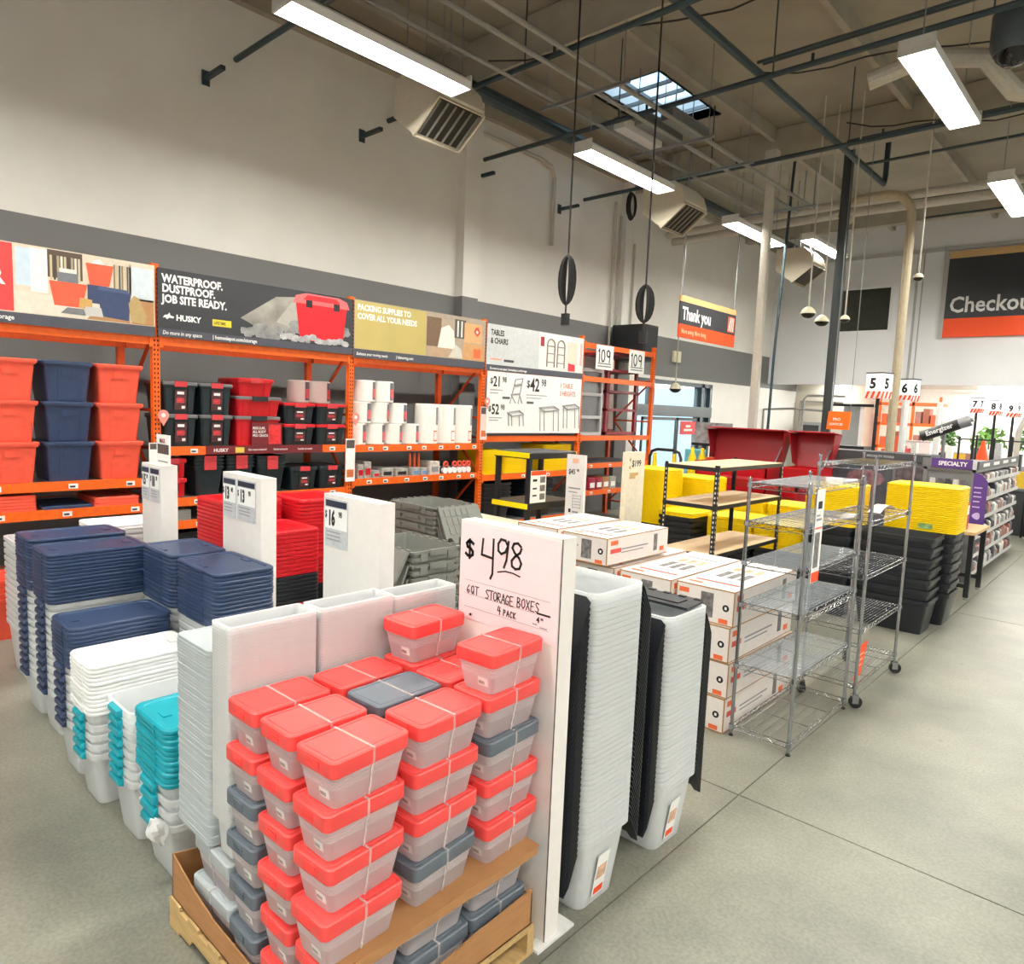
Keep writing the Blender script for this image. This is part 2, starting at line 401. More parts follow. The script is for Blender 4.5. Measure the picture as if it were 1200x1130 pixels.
for i, y in enumerate(UP):
    top = 3.66
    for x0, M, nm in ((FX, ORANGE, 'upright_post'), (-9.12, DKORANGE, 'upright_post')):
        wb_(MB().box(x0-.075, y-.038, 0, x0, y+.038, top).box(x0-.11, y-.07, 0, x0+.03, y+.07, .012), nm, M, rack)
    z = .2
    while z < top-.04:
        for s in (-.017, .017): holes.box(FX+.0002, y+s-.007, z-.011, FX+.002, y+s+.007, z+.011)
        z += .05
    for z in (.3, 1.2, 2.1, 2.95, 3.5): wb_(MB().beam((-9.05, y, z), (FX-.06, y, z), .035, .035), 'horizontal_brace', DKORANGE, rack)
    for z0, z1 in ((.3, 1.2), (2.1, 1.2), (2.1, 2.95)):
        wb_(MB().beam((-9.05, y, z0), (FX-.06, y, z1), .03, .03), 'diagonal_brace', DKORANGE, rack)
h = wb_(holes, 'post_holes', DARK, rack); h['kind'] = 'stuff'
BEAMS = [(0, (1.365, 1.085, 2.9, .35)), (1, (1.70, 1.12, .86, 2.9, .35)), (2, (1.69, 1.225, 2.9, .5)), (3, (1.81, 1.17, 2.9, .35)), (4, (3.55, 2.93, 1.81, 1.27, .745))]
tags = []
for b, zs in BEAMS:
    y0, y1 = UP[b]+.04, UP[b+1]-.04
    for z in zs:
        wb_(MB().box(FX-.05, y0, z-.095, FX, y1, z).box(FX-.002, y0-.01, z-.12, FX+.012, y0+.03, z+.02).box(FX-.002, y1-.03, z-.12, FX+.012, y1+.01, z+.02), 'beam', ORANGE, rack)
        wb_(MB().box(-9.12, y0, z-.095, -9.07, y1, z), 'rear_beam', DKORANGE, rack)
        if z < 2.5: wb_(MB().box(-9.07, y0, z-.02, FX-.05, y1, z-.004), 'wire_deck', STEEL, rack)
        if z < 1.8 and z > .7:
            n = 4 if b != 2 else 7
            for k in range(n):
                yy = y0+(y1-y0)*(k+.6)/n + random.uniform(-.05, .05)
                t = MB(); plate(t, (FX, yy, z-.075), Y3, Z3, 0, 0, .085, .05, .0, .002); wb_(t, 'price_tag', EDGE, rack)
                t = MB(); plate(t, (FX+.002, yy, z-.075), Y3, Z3, .012, .012, .06, .03); wb_(t, 'tag_print', INK, rack)
def sign(nm, lab, y0, y1, z0, z1, M, stripz=None, x=FX+.018):
    t = thing(nm, lab, 'sign', (x, (y0+y1)/2, z0))
    wb_(MB().box(x, y0, z0, x+.012, y1, z1), 'board', M, t)
    if stripz: 
        s = MB(); plate(s, (x+.012, y0, z0), Y3, Z3, 0, 0, y1-y0, stripz-z0, 0, .003); wb_(s, 'base_strip', mat('strip_slate', (74,76,88), .5), t)
    return t, x+.0125
STRIP = 'strip_slate'
# --- sign 1: closet photograph with coral and navy totes
t, X = sign('banner_sign', 'banner with a closet photograph of coral and navy totes, leftmost above the rack', .6, 3.0, 2.885, 3.63, mat('print_cream', (226,212,194), .6), 2.99)
o1 = (X, 0, 0)
def P(col, pts, d, nm='print', root=None, org=None):
    mb = MB(); poly(mb, org or o1, Y3, Z3, pts, d); return wb_(mb, nm, mat('print_%d_%d_%d' % col, col, .6), root or t)
def Rr(a, b, c, d): return [(a,b),(c,b),(c,d),(a,d)]
P((250,72,72), Rr(.6,3.0,1.74,3.62), .001)
P((206,222,238), Rr(1.76,3.25,1.88,3.6), .001); P((244,244,240), Rr(1.88,3.2,2.02,3.61), .001)
P((232,222,208), [(1.75,3.0),(2.99,3.0),(2.99,3.12),(1.75,3.2)], .001)
P((186,138,92), [(2.35,3.0),(2.99,2.995),(2.99,3.26),(2.6,3.26)], .0015)
P((92,76,64), Rr(2.02,3.36,2.32,3.62), .0015)
for k in range(9):
    c = [(206,192,160),(72,66,60),(176,158,128),(232,222,202)][k % 4]; P(c, Rr(2.04+.03*k,3.34,2.06+.03*k,3.57), .002)
for k in range(7):
    c = [(150,132,98),(214,200,170),(88,84,80)][k % 3]; P(c, Rr(2.6+.025*k,3.3,2.618+.025*k,3.57), .002)
P((214,226,236), Rr(2.76,3.24,2.98,3.58), .0015); P((196,186,174), Rr(2.75,3.0,2.77,3.6), .002)
P((250,98,70), [(2.07,3.1),(2.31,3.1),(2.36,3.33),(2.03,3.33)], .0025); P((120,124,132), Rr(2.1,3.33,2.28,3.42), .0025); P((228,228,226), Rr(2.12,3.42,2.27,3.46), .0025)
P((250,98,70), [(2.38,3.34),(2.56,3.34),(2.6,3.55),(2.35,3.55)], .003); P((248,244,236), [(2.4,3.55),(2.52,3.55),(2.48,3.6),(2.42,3.58)], .003)
P((54,68,104), [(2.36,3.16),(2.5,3.16),(2.54,3.34),(2.36,3.34)], .0025); P((54,68,104), [(2.48,3.04),(2.74,3.02),(2.76,3.3),(2.45,3.31)], .0035); P((74,88,124), [(2.44,3.3),(2.77,3.29),(2.72,3.33),(2.47,3.34)], .004)
P((184,158,108), [(2.76,3.02),(2.9,3.0),(2.92,3.08),(2.84,3.26),(2.79,3.29),(2.74,3.2)], .0045)
P((214,168,98), [(2.28,3.1),(2.4,3.1),(2.4,3.19),(2.29,3.2)], .004); P((124,126,130), [(2.12,3.03),(2.34,3.03),(2.32,3.09),(2.18,3.09)], .0045); P((206,204,200), [(2.32,3.03),(2.5,3.03),(2.48,3.12),(2.34,3.12)], .0045)
wtext('R', WHITE, t, (X+.001, 1.55, 3.24), Y3, Z3, .2, bold=.02); wtext('S', WHITE, t, (X+.001, 1.56, 3.12), Y3, Z3, .16, bold=.02)
wtext('Do more in any space | homedepot.com/storage', WHITE, t, (X+.003, 1.74, 2.92), Y3, Z3, .062, bold=.012, align='RIGHT', xs=.9)
# --- sign 2: waterproof tote
ROCK = mat('print_rock', (70,70,72), .6, var=.55, scale=5)
t, X = sign('banner_sign', 'dark banner reading WATERPROOF DUSTPROOF JOB SITE READY with a red tote among rocks', 3.03, 5.5, 2.9, 3.62, SIGNDK, 2.985)
o1 = (X, 0, 0)
rk = MB()
for k in range(34):
    cy = random.uniform(4.0, 5.46); cz = random.uniform(3.0, 3.0+.12+.24*max(0, (cy-4.2))*.8); r = random.uniform(.04, .1)
    cz = min(cz, 3.5)
    poly(rk, o1, Y3, Z3, [(min(5.49, cy+r*random.uniform(.8,1.1)*math.cos(a)), max(2.99, cz+r*.7*random.uniform(.8,1.1)*math.sin(a))) for a in [2*PI*q/8 for q in range(8)]], .001+.00006*k)
dust = mat('print_dust', (150,146,140), .7, var=.35, scale=4)
P((128,124,118), [(3.95,3.2),(4.3,3.05),(4.7,3.15),(4.9,3.4),(4.8,3.55),(4.4,3.5)], .0008).data.materials[0] = dust
P((176,172,164), [(4.4,3.2),(4.65,3.15),(4.85,3.3),(4.8,3.48),(4.6,3.46)], .0009)
wb_(rk, 'rock_print', mat('print_rocks', (140,140,142), .6, var=.4, scale=9), t)['kind'] = 'stuff'
P((222,30,44), [(4.72,3.02),(5.34,3.02),(5.4,3.47),(4.66,3.47)], .004); P((244,112,116), [(4.62,3.47),(5.44,3.47),(5.4,3.56),(5.28,3.6),(4.8,3.6),(4.66,3.56)], .0045)
P((226,40,52), [(4.76,3.52),(5.3,3.52),(5.24,3.58),(4.82,3.58)], .005)
for a in (4.8, 5.2): P((34,34,38), Rr(a,3.43,a+.09,3.52), .005)
rk = MB()
for k in range(12):
    cy = 4.5+.08*k; cz = 3.01+random.uniform(0, .06); r = .06
    poly(rk, o1, Y3, Z3, [(min(5.49, cy+r*math.cos(a)), max(2.99, cz+r*.7*math.sin(a))) for a in [2*PI*q/7 for q in range(7)]], .0052+.00005*k)
wb_(rk, 'rock_print', mat('print_rocks2', (176,176,180), .6, var=.3, scale=12), t)['kind'] = 'stuff'
for s, z in (('WATERPROOF.', 3.48), ('DUSTPROOF.', 3.375), ('JOB SITE READY.', 3.265)):
    wtext(s, WHITE, t, (X+.001, 3.075, z), Y3, Z3, .118, bold=.03, xs=.82)
wtext('HUSKY', WHITE, t, (X+.001, 3.22, 3.085), Y3, Z3, .085, bold=.03)
P((240,240,240), [(3.08,3.1),(3.1,3.13),(3.13,3.135),(3.15,3.16),(3.16,3.13),(3.2,3.12),(3.19,3.1),(3.15,3.105),(3.12,3.085),(3.11,3.105)], .0015, 'emblem')
P((226,206,60), Rr(3.62,3.07,3.84,3.145), .0015); wtext('LIFETIME', INK, t, (X+.002, 3.635, 3.09), Y3, Z3, .045, bold=.01, xs=.8)
wtext('Do more in any space', WHITE, t, (X+.003, 3.075, 2.925), Y3, Z3, .058, bold=.008, xs=.82, shear=.15)
wtext('| homedepot.com/storage', WHITE, t, (X+.003, 3.62, 2.925), Y3, Z3, .06, bold=.014, xs=.85)
# --- sign 3: packing supplies
t, X = sign('banner_sign', 'gold banner reading PACKING SUPPLIES TO COVER ALL YOUR NEEDS with a photograph of cartons', 5.52, 7.98, 2.87, 3.63, mat('print_beige', (176,160,144), .6), 2.985)
o1 = (X, 0, 0)
mb = MB(); poly(mb, o1, Y3, Z3, Rr(5.53,2.99,6.76,3.62), .001); wb_(mb, 'print', GOLD, t)
P((120,96,76), Rr(6.77,3.14,7.05,3.56), .001); P((236,232,226), [(6.98,3.1),(7.35,3.1),(7.3,3.4),(7.2,3.48),(7.05,3.42)], .0015)
P((188,160,132), Rr(6.8,2.99,7.3,3.13), .002); P((86,84,80), Rr(7.32,3.3,7.55,3.58), .0015); P((212,208,200), [(7.2,3.0),(7.5,3.0),(7.46,3.14),(7.35,3.2)], .0025)
P((206,158,108), Rr(7.5,2.99,7.96,3.24), .002); P((218,172,124), Rr(7.52,3.25,7.9,3.55), .002); P((240,110,60), Rr(7.72,3.03,7.88,3.17), .003)
P((214,80,60), [(7.72,3.42),(7.8,3.36),(7.86,3.42),(7.82,3.5),(7.76,3.5)], .003); P((246,240,232), [(7.76,3.43),(7.8,3.4),(7.82,3.43),(7.79,3.46)], .0036)
for a in (7.37, 7.45): P((240,238,234), Rr(a,3.32,a+.03,3.56), .002)
for s, z in (('PACKING SUPPLIES TO', 3.5), ('COVER ALL YOUR NEEDS', 3.385)): wtext(s, WHITE, t, (X+.001, 5.57, z), Y3, Z3, .108, bold=.028, xs=.82)
wtext('Estimate your moving needs', WHITE, t, (X+.003, 5.56, 2.905), Y3, Z3, .055, bold=.008, xs=.82, shear=.15); wtext('| hdmoving.com', WHITE, t, (X+.003, 6.22, 2.905), Y3, Z3, .057, bold=.014, xs=.85)
# --- sign 4: tables and chairs
t, X = sign('banner_sign', 'pale grey banner reading TABLES & CHAIRS with a photograph of folded chairs on a wall', 8.02, 10.54, 2.86, 3.6, mat('print_cool', (204,208,212), .6), 2.96)
o1 = (X, 0, 0)
P((238,234,232), Rr(9.29,2.965,10.53,3.59), .001)
for k, a in enumerate((9.5, 9.78)):
    mb = MB()
    mb.tube([(X+.006, a, 3.02), (X+.006, a, 3.4)]+[(X+.006, a+.1-.1*math.cos(q), 3.4+.1*math.sin(q)) for q in [PI*j/8 for j in range(1, 8)]]+[(X+.006, a+.2, 3.4), (X+.006, a+.2, 3.02)], .012, 6)
    for z in (3.1, 3.25, 3.38): mb.tube([(X+.006, a, z), (X+.006, a+.2, z)], .008, 6)
    wb_(mb, 'folded_chair_print', mat('print_taupe', (132,122,116), .6), t)
P((222,216,202), Rr(10.06,3.1,10.36,3.5), .0015); P((224,50,60), [(10.1,2.98),(10.3,2.98),(10.3,3.1),(10.1,3.12)], .002); P((158,50,60), Rr(9.32,3.36,9.42,3.52), .0015); P((236,180,180), Rr(10.44,3.1,10.5,3.5), .0015)
wtext('TABLES', INK, t, (X+.001, 8.1, 3.43), Y3, Z3, .125, bold=.02, xs=.75); wtext('& CHAIRS', INK, t, (X+.001, 8.1, 3.3), Y3, Z3, .125, bold=.02, xs=.75)
P((244,150,110), Rr(8.1,3.04,8.36,3.06), .001); P((70,72,80), Rr(8.42,3.02,8.66,3.06), .001)
wtext('Do more in any space | homedepot.com/storage', WHITE, t, (X+.003, 8.1, 2.885), Y3, Z3, .055, bold=.01, xs=.82)
# --- price board under sign 4
t, X = sign('price_board', 'white price board with folding tables and chairs, $21.98, $42.98 and $52.98', 8.06, 10.53, 1.86, 2.855, WHITE, None, FX+.018)
o1 = (X, 0, 0)
def price(big, small, y, z, s):
    wtext('$', INK, t, (X+.001, y, z+s*.22), Y3, Z3, s*.62, bold=.012); wtext(big, INK, t, (X+.001, y+s*.36, z), Y3, Z3, s*1.15, bold=.016, xs=.78)
    wtext(small, INK, t, (X+.001, y+s*(.42+.5*len(big)), z+s*.36), Y3, Z3, s*.62, bold=.012, xs=.8)
price('21', '98', 8.12, 2.62, .2); price('52', '98', 8.1, 2.17, .2); price('42', '98', 9.0, 2.58, .27)
wtext('1 TABLE', SIGNOR, t, (X+.001, 9.9, 2.67), Y3, Z3, .12, bold=.008, xs=.85); wtext('3 HEIGHTS', SIGNOR, t, (X+.001, 9.9, 2.53), Y3, Z3, .12, bold=.008, xs=.8)
for a, z, n in ((8.12,2.55,.3),(8.12,2.5,.2),(8.12,2.1,.3),(8.12,2.06,.22),(9.0,2.5,.55),(9.0,2.45,.4)): P((176,178,182), Rr(a,z,a+n,z+.018), .001)
for a, z in ((8.42,2.42),(9.02,2.36)): P((96,98,104), Rr(a,z,a+.18,z+.04), .001)
ln = MB()
def L2(a, b, r=.009): ln.tube([(X+.004, a[0], a[1]), (X+.004, b[0], b[1])], r, 5)
L2((8.6,2.35),(8.72,2.75)); L2((8.8,2.35),(8.9,2.78)); L2((8.72,2.75),(8.9,2.78)); L2((8.62,2.5),(8.82,2.52),.012); L2((8.74,2.36),(8.62,2.5)); L2((8.9,2.36),(8.82,2.52)); L2((8.7,2.65),(8.87,2.68),.02)
for ax, az, w, hh in ((8.55,2.2,.4,.22),(9.35,2.3,.55,.4),(10.0,2.35,.5,.4)):
    L2((ax,az),(ax+w*.7,az+.04),.014); L2((ax+w*.7,az+.04),(ax+w,az-.02),.014); L2((ax+w*.25,az-.06),(ax+w,az-.02),.014); L2((ax,az),(ax+w*.25,az-.06),.014)
    for q in (.05, .25, .72, .97): L2((ax+w*q, az-.03), (ax+w*q+.02, az-hh))
wb_(ln, 'line_drawing', mat('print_lines', (160,162,166), .6), t)['kind'] = 'stuff'
# --- hand lettered 109 cards
for k, y in enumerate((10.97, 12.09)):
    t = thing('price_card', ['white 109 price card hanging on the top rack beam, the left of two', 'white 109 price card hanging on the top rack beam, the right of two'][k], 'sign', (FX+.01, y+.28, 3.08), 0, 'hand lettered 109 cards')
    x = FX+.005
    wb_(MB().box(x, y, 3.08, x+.006, y+.56, 3.54), 'card', PAPER, t)
    for q in range(2):
        s = MB(); plate(s, (x+.006, y, 3.08), Y3, Z3, .06, .05+.05*q, .5, .075+.05*q); wb_(s, 'fine_print', GREYINK, t)
    s = MB(); o = (x+.0065, y+.07, 3.22)
    stroke(s, [(0,.2),(.03,.24),(.03,0)], o, Y3, Z3, .028)
    stroke(s, [(.15+.055*math.cos(a), .12+.11*math.sin(a)) for a in [2*PI*q/12 for q in range(13)]], o, Y3, Z3, .028)
    stroke(s, [(.32+.05*math.cos(a), .17+.06*math.sin(a)) for a in [2*PI*q/10 for q in range(11)]], o, Y3, Z3, .028); stroke(s, [(.375,.2),(.36,0)], o, Y3, Z3, .028)
    wb_(s, 'lettering', INK, t)

# ================================================================ TOTES ON THE RACK
def tub(mb, L, W, Hh, tx, ty, rim=.014, rimh=.022, r=.04, wall=.004, z0=0, n=4, pitch=None):
    """open tub with parallel thin walls, so that copies nest without touching"""
    a, b = L/2, W/2; h2 = Hh-rimh
    if pitch: wall = min(wall, .42*pitch*min((tx-rim)/h2, (ty-rim)/h2))
    fl = min(.006, pitch*.4 if pitch else .006)
    kx, ky = (tx-rim)/h2, (ty-rim)/h2
    o = lambda z: rr(a-tx+kx*z, b-ty+ky*z, r, z0+z, n)
    i = lambda z: rr(a-tx+kx*z-wall, b-ty+ky*z-wall, r, z0+z, n)
    return mb.loft([o(0), o(h2), rr(a, b, r, z0+h2, n), rr(a, b, r, z0+Hh, n), i(Hh), i(fl)])
def lidm(mb, L, W, h, z0=0, r=.04, inset=.03, n=4, lip=.008):
    a, b = L/2, W/2
    return mb.loft([rr(a, b, r, z0, n), rr(a, b, r, z0+h-lip, n), rr(a-lip, b-lip, r, z0+h, n), rr(a-inset, b-inset, r, z0+h, n), rr(a-inset-.008, b-inset-.008, r, z0+h-.008, n)])
def slope_panel(mb, half, tx, Hh, y0, y1, z0, z1, t=.006, rim=.014):
    f = lambda z: half-tx+(tx-rim)*z/Hh
    q = [(f(z0), y0, z0), (f(z0), y1, z0), (f(z1), y1, z1), (f(z1), y0, z1)]
    mb.add(q+[(x+t, y, z) for x, y, z in q], [(0,1,2,3),(4,7,6,5),(0,4,5,1),(1,5,6,2),(2,6,7,3),(3,7,4,0)])
def big_tote(lab, M, loc, W=.44, Hh=.375, Lx=.6):
    t = thing('storage_tote', lab, 'tote', loc)
    b = MB(); tub(b, Lx, W, Hh, .05, .045, r=.035)
    b.build('body', M, t)
    p = MB(); slope_panel(p, Lx/2, .05, Hh, -W*.2, W*.2, .01, Hh-.05); slope_panel(p, Lx/2, .05, Hh, -W*.14, W*.14, Hh-.12, Hh-.06, .016); p.build('front_panel', M, t)
    l = MB(); lidm(l, Lx+.02, W+.02, .03, Hh-.006, r=.04); l.build('lid', M, t)
    return t
cols = [(1.69, CORALT, 'coral', 0.03), (2.185, NAVY, 'navy', 0), (2.66, CORALT, 'coral', 0)]
lv = ['bottom', 'middle', 'top']
for ci, (y, M, nm, dx) in enumerate(cols):
    for k in range(3):
        big_tote('%s lidded tote, %s of three stacked %s' % (nm, lv[k], ['at the left frame edge of the rack', 'between the coral stacks on the rack', 'beside the first orange upright'][ci]), M, (FX-.3+dx, y, 1.366+.4*k))
# lids lying on the shelf below
def lid_pile(lab, M, loc, L, W, n, pitch, grp=None, nm='tote_lid', cat='lid'):
    m = MB(); lidm(m, L, W, .03, r=.04); me = m.mesh(nm, M)
    for k in range(n):
        o = put(me, nm, None, (loc[0], loc[1], loc[2]+pitch*k)); tag(o, lab, cat, grp)
lid_pile('coral tote lid in the pile on the lower shelf at the left frame edge', CORALT, (FX-.33, 1.66, 1.086), .62, .46, 5, .031, 'coral lids on the lower shelf, left')
lid_pile('single dark tote lid lying on the lower shelf under the navy totes', NAVY, (FX-.33, 2.16, 1.086), .62, .46, 1, .03)
lid_pile('coral tote lid in the low pile beside the first orange upright', CORALT, (FX-.33, 2.62, 1.086), .62, .44, 3, .031, 'coral lids on the lower shelf, right')
# latching totes of bay 2
def photo_label(root, x, y0, z0, w, h, tilt=0):
    s = MB(); plate(s, (x, y0, z0), Y3, (tilt, 0, 1), 0, 0, w, h, .001, .003); s.build('sticker', mat('sticker_dark', (84,48,52), .5, var=.5, scale=40), root)
    s = MB(); plate(s, (x, y0, z0), Y3, (tilt, 0, 1), w*.15, h*.35, w*.85, h*.6, .003, .004); s.build('sticker_print', mat('sticker_red', (196,60,66), .5, var=.4, scale=60), root)
    s = MB(); plate(s, (x, y0, z0), Y3, (tilt, 0, 1), w*.2, h*.78, w*.8, h*.92, .003, .004); plate(s, (x, y0, z0), Y3, (tilt, 0, 1), w*.62, h*.06, w*.92, h*.2, .003, .004); s.build('sticker_words', PAPER, root)
def latch_tote(lab, loc, W, Hh, body, lid, latch, lab_h=.2, Lx=.55, sticker=True, grp=None):
    t = thing('latch_tote', lab, 'tote', loc, 0, grp)
    b = MB(); tub(b, Lx, W, Hh-.03, .04, .035, r=.03); b.build('body', body, t)
    for s in (-1, 1):
        p = MB(); slope_panel(p, Lx/2, .04, Hh-.03, s*W*.3-.03, s*W*.3+.03, .01, Hh-.07, .008); p.build('rib', body, t)
    l = MB(); lidm(l, Lx+.016, W, .034, Hh-.036, r=.035); l.build('lid', lid, t)
    q = MB(); q.box(Lx/2-.004, -W*.17, Hh-.055, Lx/2+.018, W*.17, Hh+.004); q.build('latch', latch, t)
    if sticker: photo_label(t, Lx/2-.04+.026*(.35)+.012, -W*.16, .05, W*.32, lab_h, .1)
    return t
GREYL = mat('pewter_plastic', (112,112,116), .4)
REDL = mat('latch_red', (206,60,68), .4)
for i in range(2):
    for k in range(2):
        latch_tote('black latching tote with a grey lid and red latch, %s row, %s from the upright' % (['lower', 'upper'][k], ['first', 'second'][i]), (FX-.28, 3.275+.41*i, 1.701+.362*k), .39, .36, TEALDK, GREYL, REDL, .22)
a = latch_tote('large red tote with black latches behind the dark red placard', (FX-.28, 4.2, 1.701), .58, .355, RED, GREYL, BLACKP, sticker=False)
latch_tote('shallow red tote with black latches, middle of the red stack on the rack', (FX-.28, 4.21, 2.057), .58, .235, RED, GREYL, BLACKP, sticker=False)
latch_tote('small red tote on top of the red stack on the rack', (FX-.26, 4.16, 2.293), .46, .215, RED, RED, REDL, sticker=False)
for i in range(2):
    for k in range(2):
        latch_tote('black tote with a red lid, %s row, %s beside the orange upright' % (['lower', 'upper'][k], ['second', 'nearest'][i]), (FX-.28, 4.755+.465*i, 1.701+.268*k), .45, .266, TEALDK, RED, REDL, .12)
t = thing('shelf_placard', 'dark red placard leaning before the large red tote', 'sign', (FX+.0, 4.3, 1.701))
wb_(MB().box(FX+.0, 4.1, 1.705, FX+.008, 4.5, 1.98), 'board', mat('placard_maroon', (110,24,32), .5), t)
s = MB(); plate(s, (FX+.008, 4.32, 1.72), Y3, Z3, 0, 0, .16, .24); wb_(s, 'print', mat('print_redcase', (220,48,52), .5, var=.3, scale=25), t)
for k, wd in enumerate(('REGULAR,', 'ALL BODY', 'PRO GRADE')): wtext(wd, WHITE, t, (FX+.0088, 4.115, 1.9-.045*k), Y3, Z3, .045, bold=.01, xs=.8)
# dark red strip on the beam
t = thing('beam_strip_sign', 'dark red brand strip stuck along the orange beam under the latching totes', 'sign', (FX+.004, 4.3, 1.61))
wb_(MB().box(FX+.0005, 3.55, 1.606, FX+.004, 5.08, 1.704), 'strip', mat('placard_maroon', (110,24,32), .5), t)
wtext('HUSKY', WHITE, t, (FX+.0045, 3.64, 1.635), Y3, Z3, .055, bold=.02)
s = MB(); plate(s, (FX+.004, 3.9, 1.62), Y3, Z3, 0, 0, .11, .065); wb_(s, 'print', mat('print_yel', (226,196,90), .5), t)
for k in range(3): wtext(('Clear impact-resistant lid', 'Durable latching lids', 'Stackable and nestable')[k], WHITE, t, (FX+.0045, 4.06+.33*k, 1.645), Y3, Z3, .032, bold=.006, xs=.72)
# nested stacks on the lower shelf of bay 2
def nested(lab, nm, M, loc, L, W, Hh, n, pitch, tx=.05, ty=.05, grp=None, latchM=None, rimh=.022, r=.035, cat='tote', latchw=.14, handle=None, rotz=0, extra=None):
    root0 = None
    bm_ = MB(); tub(bm_, L, W, Hh, tx, ty, rimh=rimh, r=r, pitch=pitch); me = bm_.mesh('body', M)
    lm_ = None
    if latchM is not None:
        q = MB(); q.box(L/2+.0005, -latchw/2, Hh-pitch*.9, L/2+.02, latchw/2, Hh+.001); lm_ = q.mesh('latch', latchM)
    hm = None
    if handle is not None:
        hm = [handle(s_, L, W, Hh, pitch).mesh('handle', extra) for s_ in (-1, 1)]
    out = []
    for k in range(n):
        p = (loc[0], loc[1], loc[2]+pitch*k)
        if lm_ is None and hm is None:
            o = put(me, nm, None, p, rotz); tag(o, lab, cat, grp)
        else:
            o = thing(nm, lab, cat, p, rotz, grp); put(me, 'body', o)
            if lm_: put(lm_, 'latch', o)
            for h_ in hm or (): put(h_, 'handle', o)
        out.append(o)
    return out
g = 'nested black totes on the lower shelf'
nested('black tote with red latches nested in the left stack on the lower shelf', 'latch_tote', TEALDK, (FX-.3, 3.62, 1.121), .5, .36, .34, 4, .042, grp=g+' left', latchM=REDL)
nested('black tote with red latches nested in the second stack on the lower shelf', 'latch_tote', TEALDK, (FX-.3, 4.0, 1.121), .5, .36, .34, 4, .042, grp=g+' second', latchM=REDL)
nested('black tote with a red latch nested in the third stack on the lower shelf', 'latch_tote', TEALDK, (FX-.3, 4.4, 1.121), .5, .4, .32, 4, .042, grp=g+' third', latchM=REDL)
latch_tote('black tote with a red latch alone on the lower shelf', (FX-.3, 4.84, 1.121), .4, .3, TEALDK, TEALDK, REDL, .12)
latch_tote('black tote with a red latch on the lower shelf next to the orange upright', (FX-.3, 5.25, 1.121), .4, .3, TEALDK, TEALDK, REDL, .12)
for k in range(2):
    o = latch_tote(['small red tote, lower of the pair by the first upright', 'small red tote, upper of the pair by the first upright'][k], (FX-.25, 3.22, 1.121+.222*k), .28, .22, RED, RED, REDL, .1, .4, sticker=True)
for k in range(6):
    o = MB().loft([rr(.28, .13, .02, 0), rr(.28, .13, .02, .014), rr(.27, .12, .02, .018)]).build('tray_insert', mat('grey_tray', (140,140,138), .5), None, (FX-.3, 3.26, .861+.02*k)); tag(o, 'flat grey tray in the thin pile on the shelf left of the red totes', 'tray', 'thin grey trays')
# white wrapped rolls of foam and bubble wrap
def roll_proto(r, h, tall):
    t = thing('packing_roll', 'x', 'packing roll')
    MB().lathe([(0,0),(r-.01,0),(r,.01),(r,h-.012),(r-.012,h),(r*.3,h),(r*.3,h-.01),(0,h-.01)], n=20).build('roll', mat('white_foam', (250,248,244), .75, var=.015), t)
    def cyl_patch(a0, a1, z0, z1, M, nm, d=.0015):
        ring = [[(( r+dd)*math.cos(a0+(a1-a0)*k/5), (r+dd)*math.sin(a0+(a1-a0)*k/5), z) for k in range(6)] for z, dd in ((z0,d),(z1,d))]
        mb = MB(); n = 6; vs = ring[0]+ring[1]; mb.add(vs, [(k, k+1, n+k+1, n+k) for k in range(5)]); mb.build(nm, M, t)
    if not tall:
        cyl_patch(.15, .75, .03, h-.02, mat('roll_label_dark', (112,112,124), .6, var=.3, scale=50), 'label'); cyl_patch(.2, .7, .06, h*.62, mat('roll_label_red', (232,98,104), .6, var=.25, scale=40), 'label_print', .003)
    else:
        cyl_patch(.25, .7, h*.48, h*.92, mat('roll_label_grey', (150,150,160), .6, var=.35, scale=60), 'label'); cyl_patch(.0, .5, .04, .2, mat('roll_label_or', (238,120,80), .6), 'label_print'); cyl_patch(.05, .45, .06, .18, PAPER, 'label_print', .003)
    return t
rp = roll_proto(.15, .295, False); tp = roll_proto(.18, .6, True)
spots = [(5.7,1.691,0,'bottom row, first by the upright'),(6.02,1.691,0,'bottom row, second'),(6.33,1.691,0,'bottom row, third'),(6.64,1.691,0,'bottom row, fourth'),
         (5.78,1.988,0,'middle row, first'),(6.09,1.988,0,'middle row, second'),(6.41,1.988,0,'middle row, third'),(5.84,2.285,0,'top row, left'),(6.16,2.285,0,'top row, right'),
         (5.0,2.238,-.3,'standing on the red lidded black totes, left'),(5.31,2.238,-.3,'standing on the red lidded black totes, right')]
for k, (y, z, dx, nm) in enumerate(spots):
    lab = 'white foam roll with a red label, '+nm; loc = (FX-.17+dx, y, z)
    if k == 0: rp.location = loc; rp['label'] = lab; rp['group'] = 'short white foam rolls'
    else: dup(rp, loc, random.uniform(-.15, .15), lab)
for k, y in enumerate((7.0, 7.36, 7.72)):
    lab = 'tall white wrap roll with a grey label, %s of three' % ('left', 'middle', 'right')[k]
    if k == 0: tp.location = (FX-.2, y, 1.691); tp['label'] = lab; tp['group'] = 'tall white wrap rolls'
    else: dup(tp, (FX-.2, y, 1.691), 0, lab)
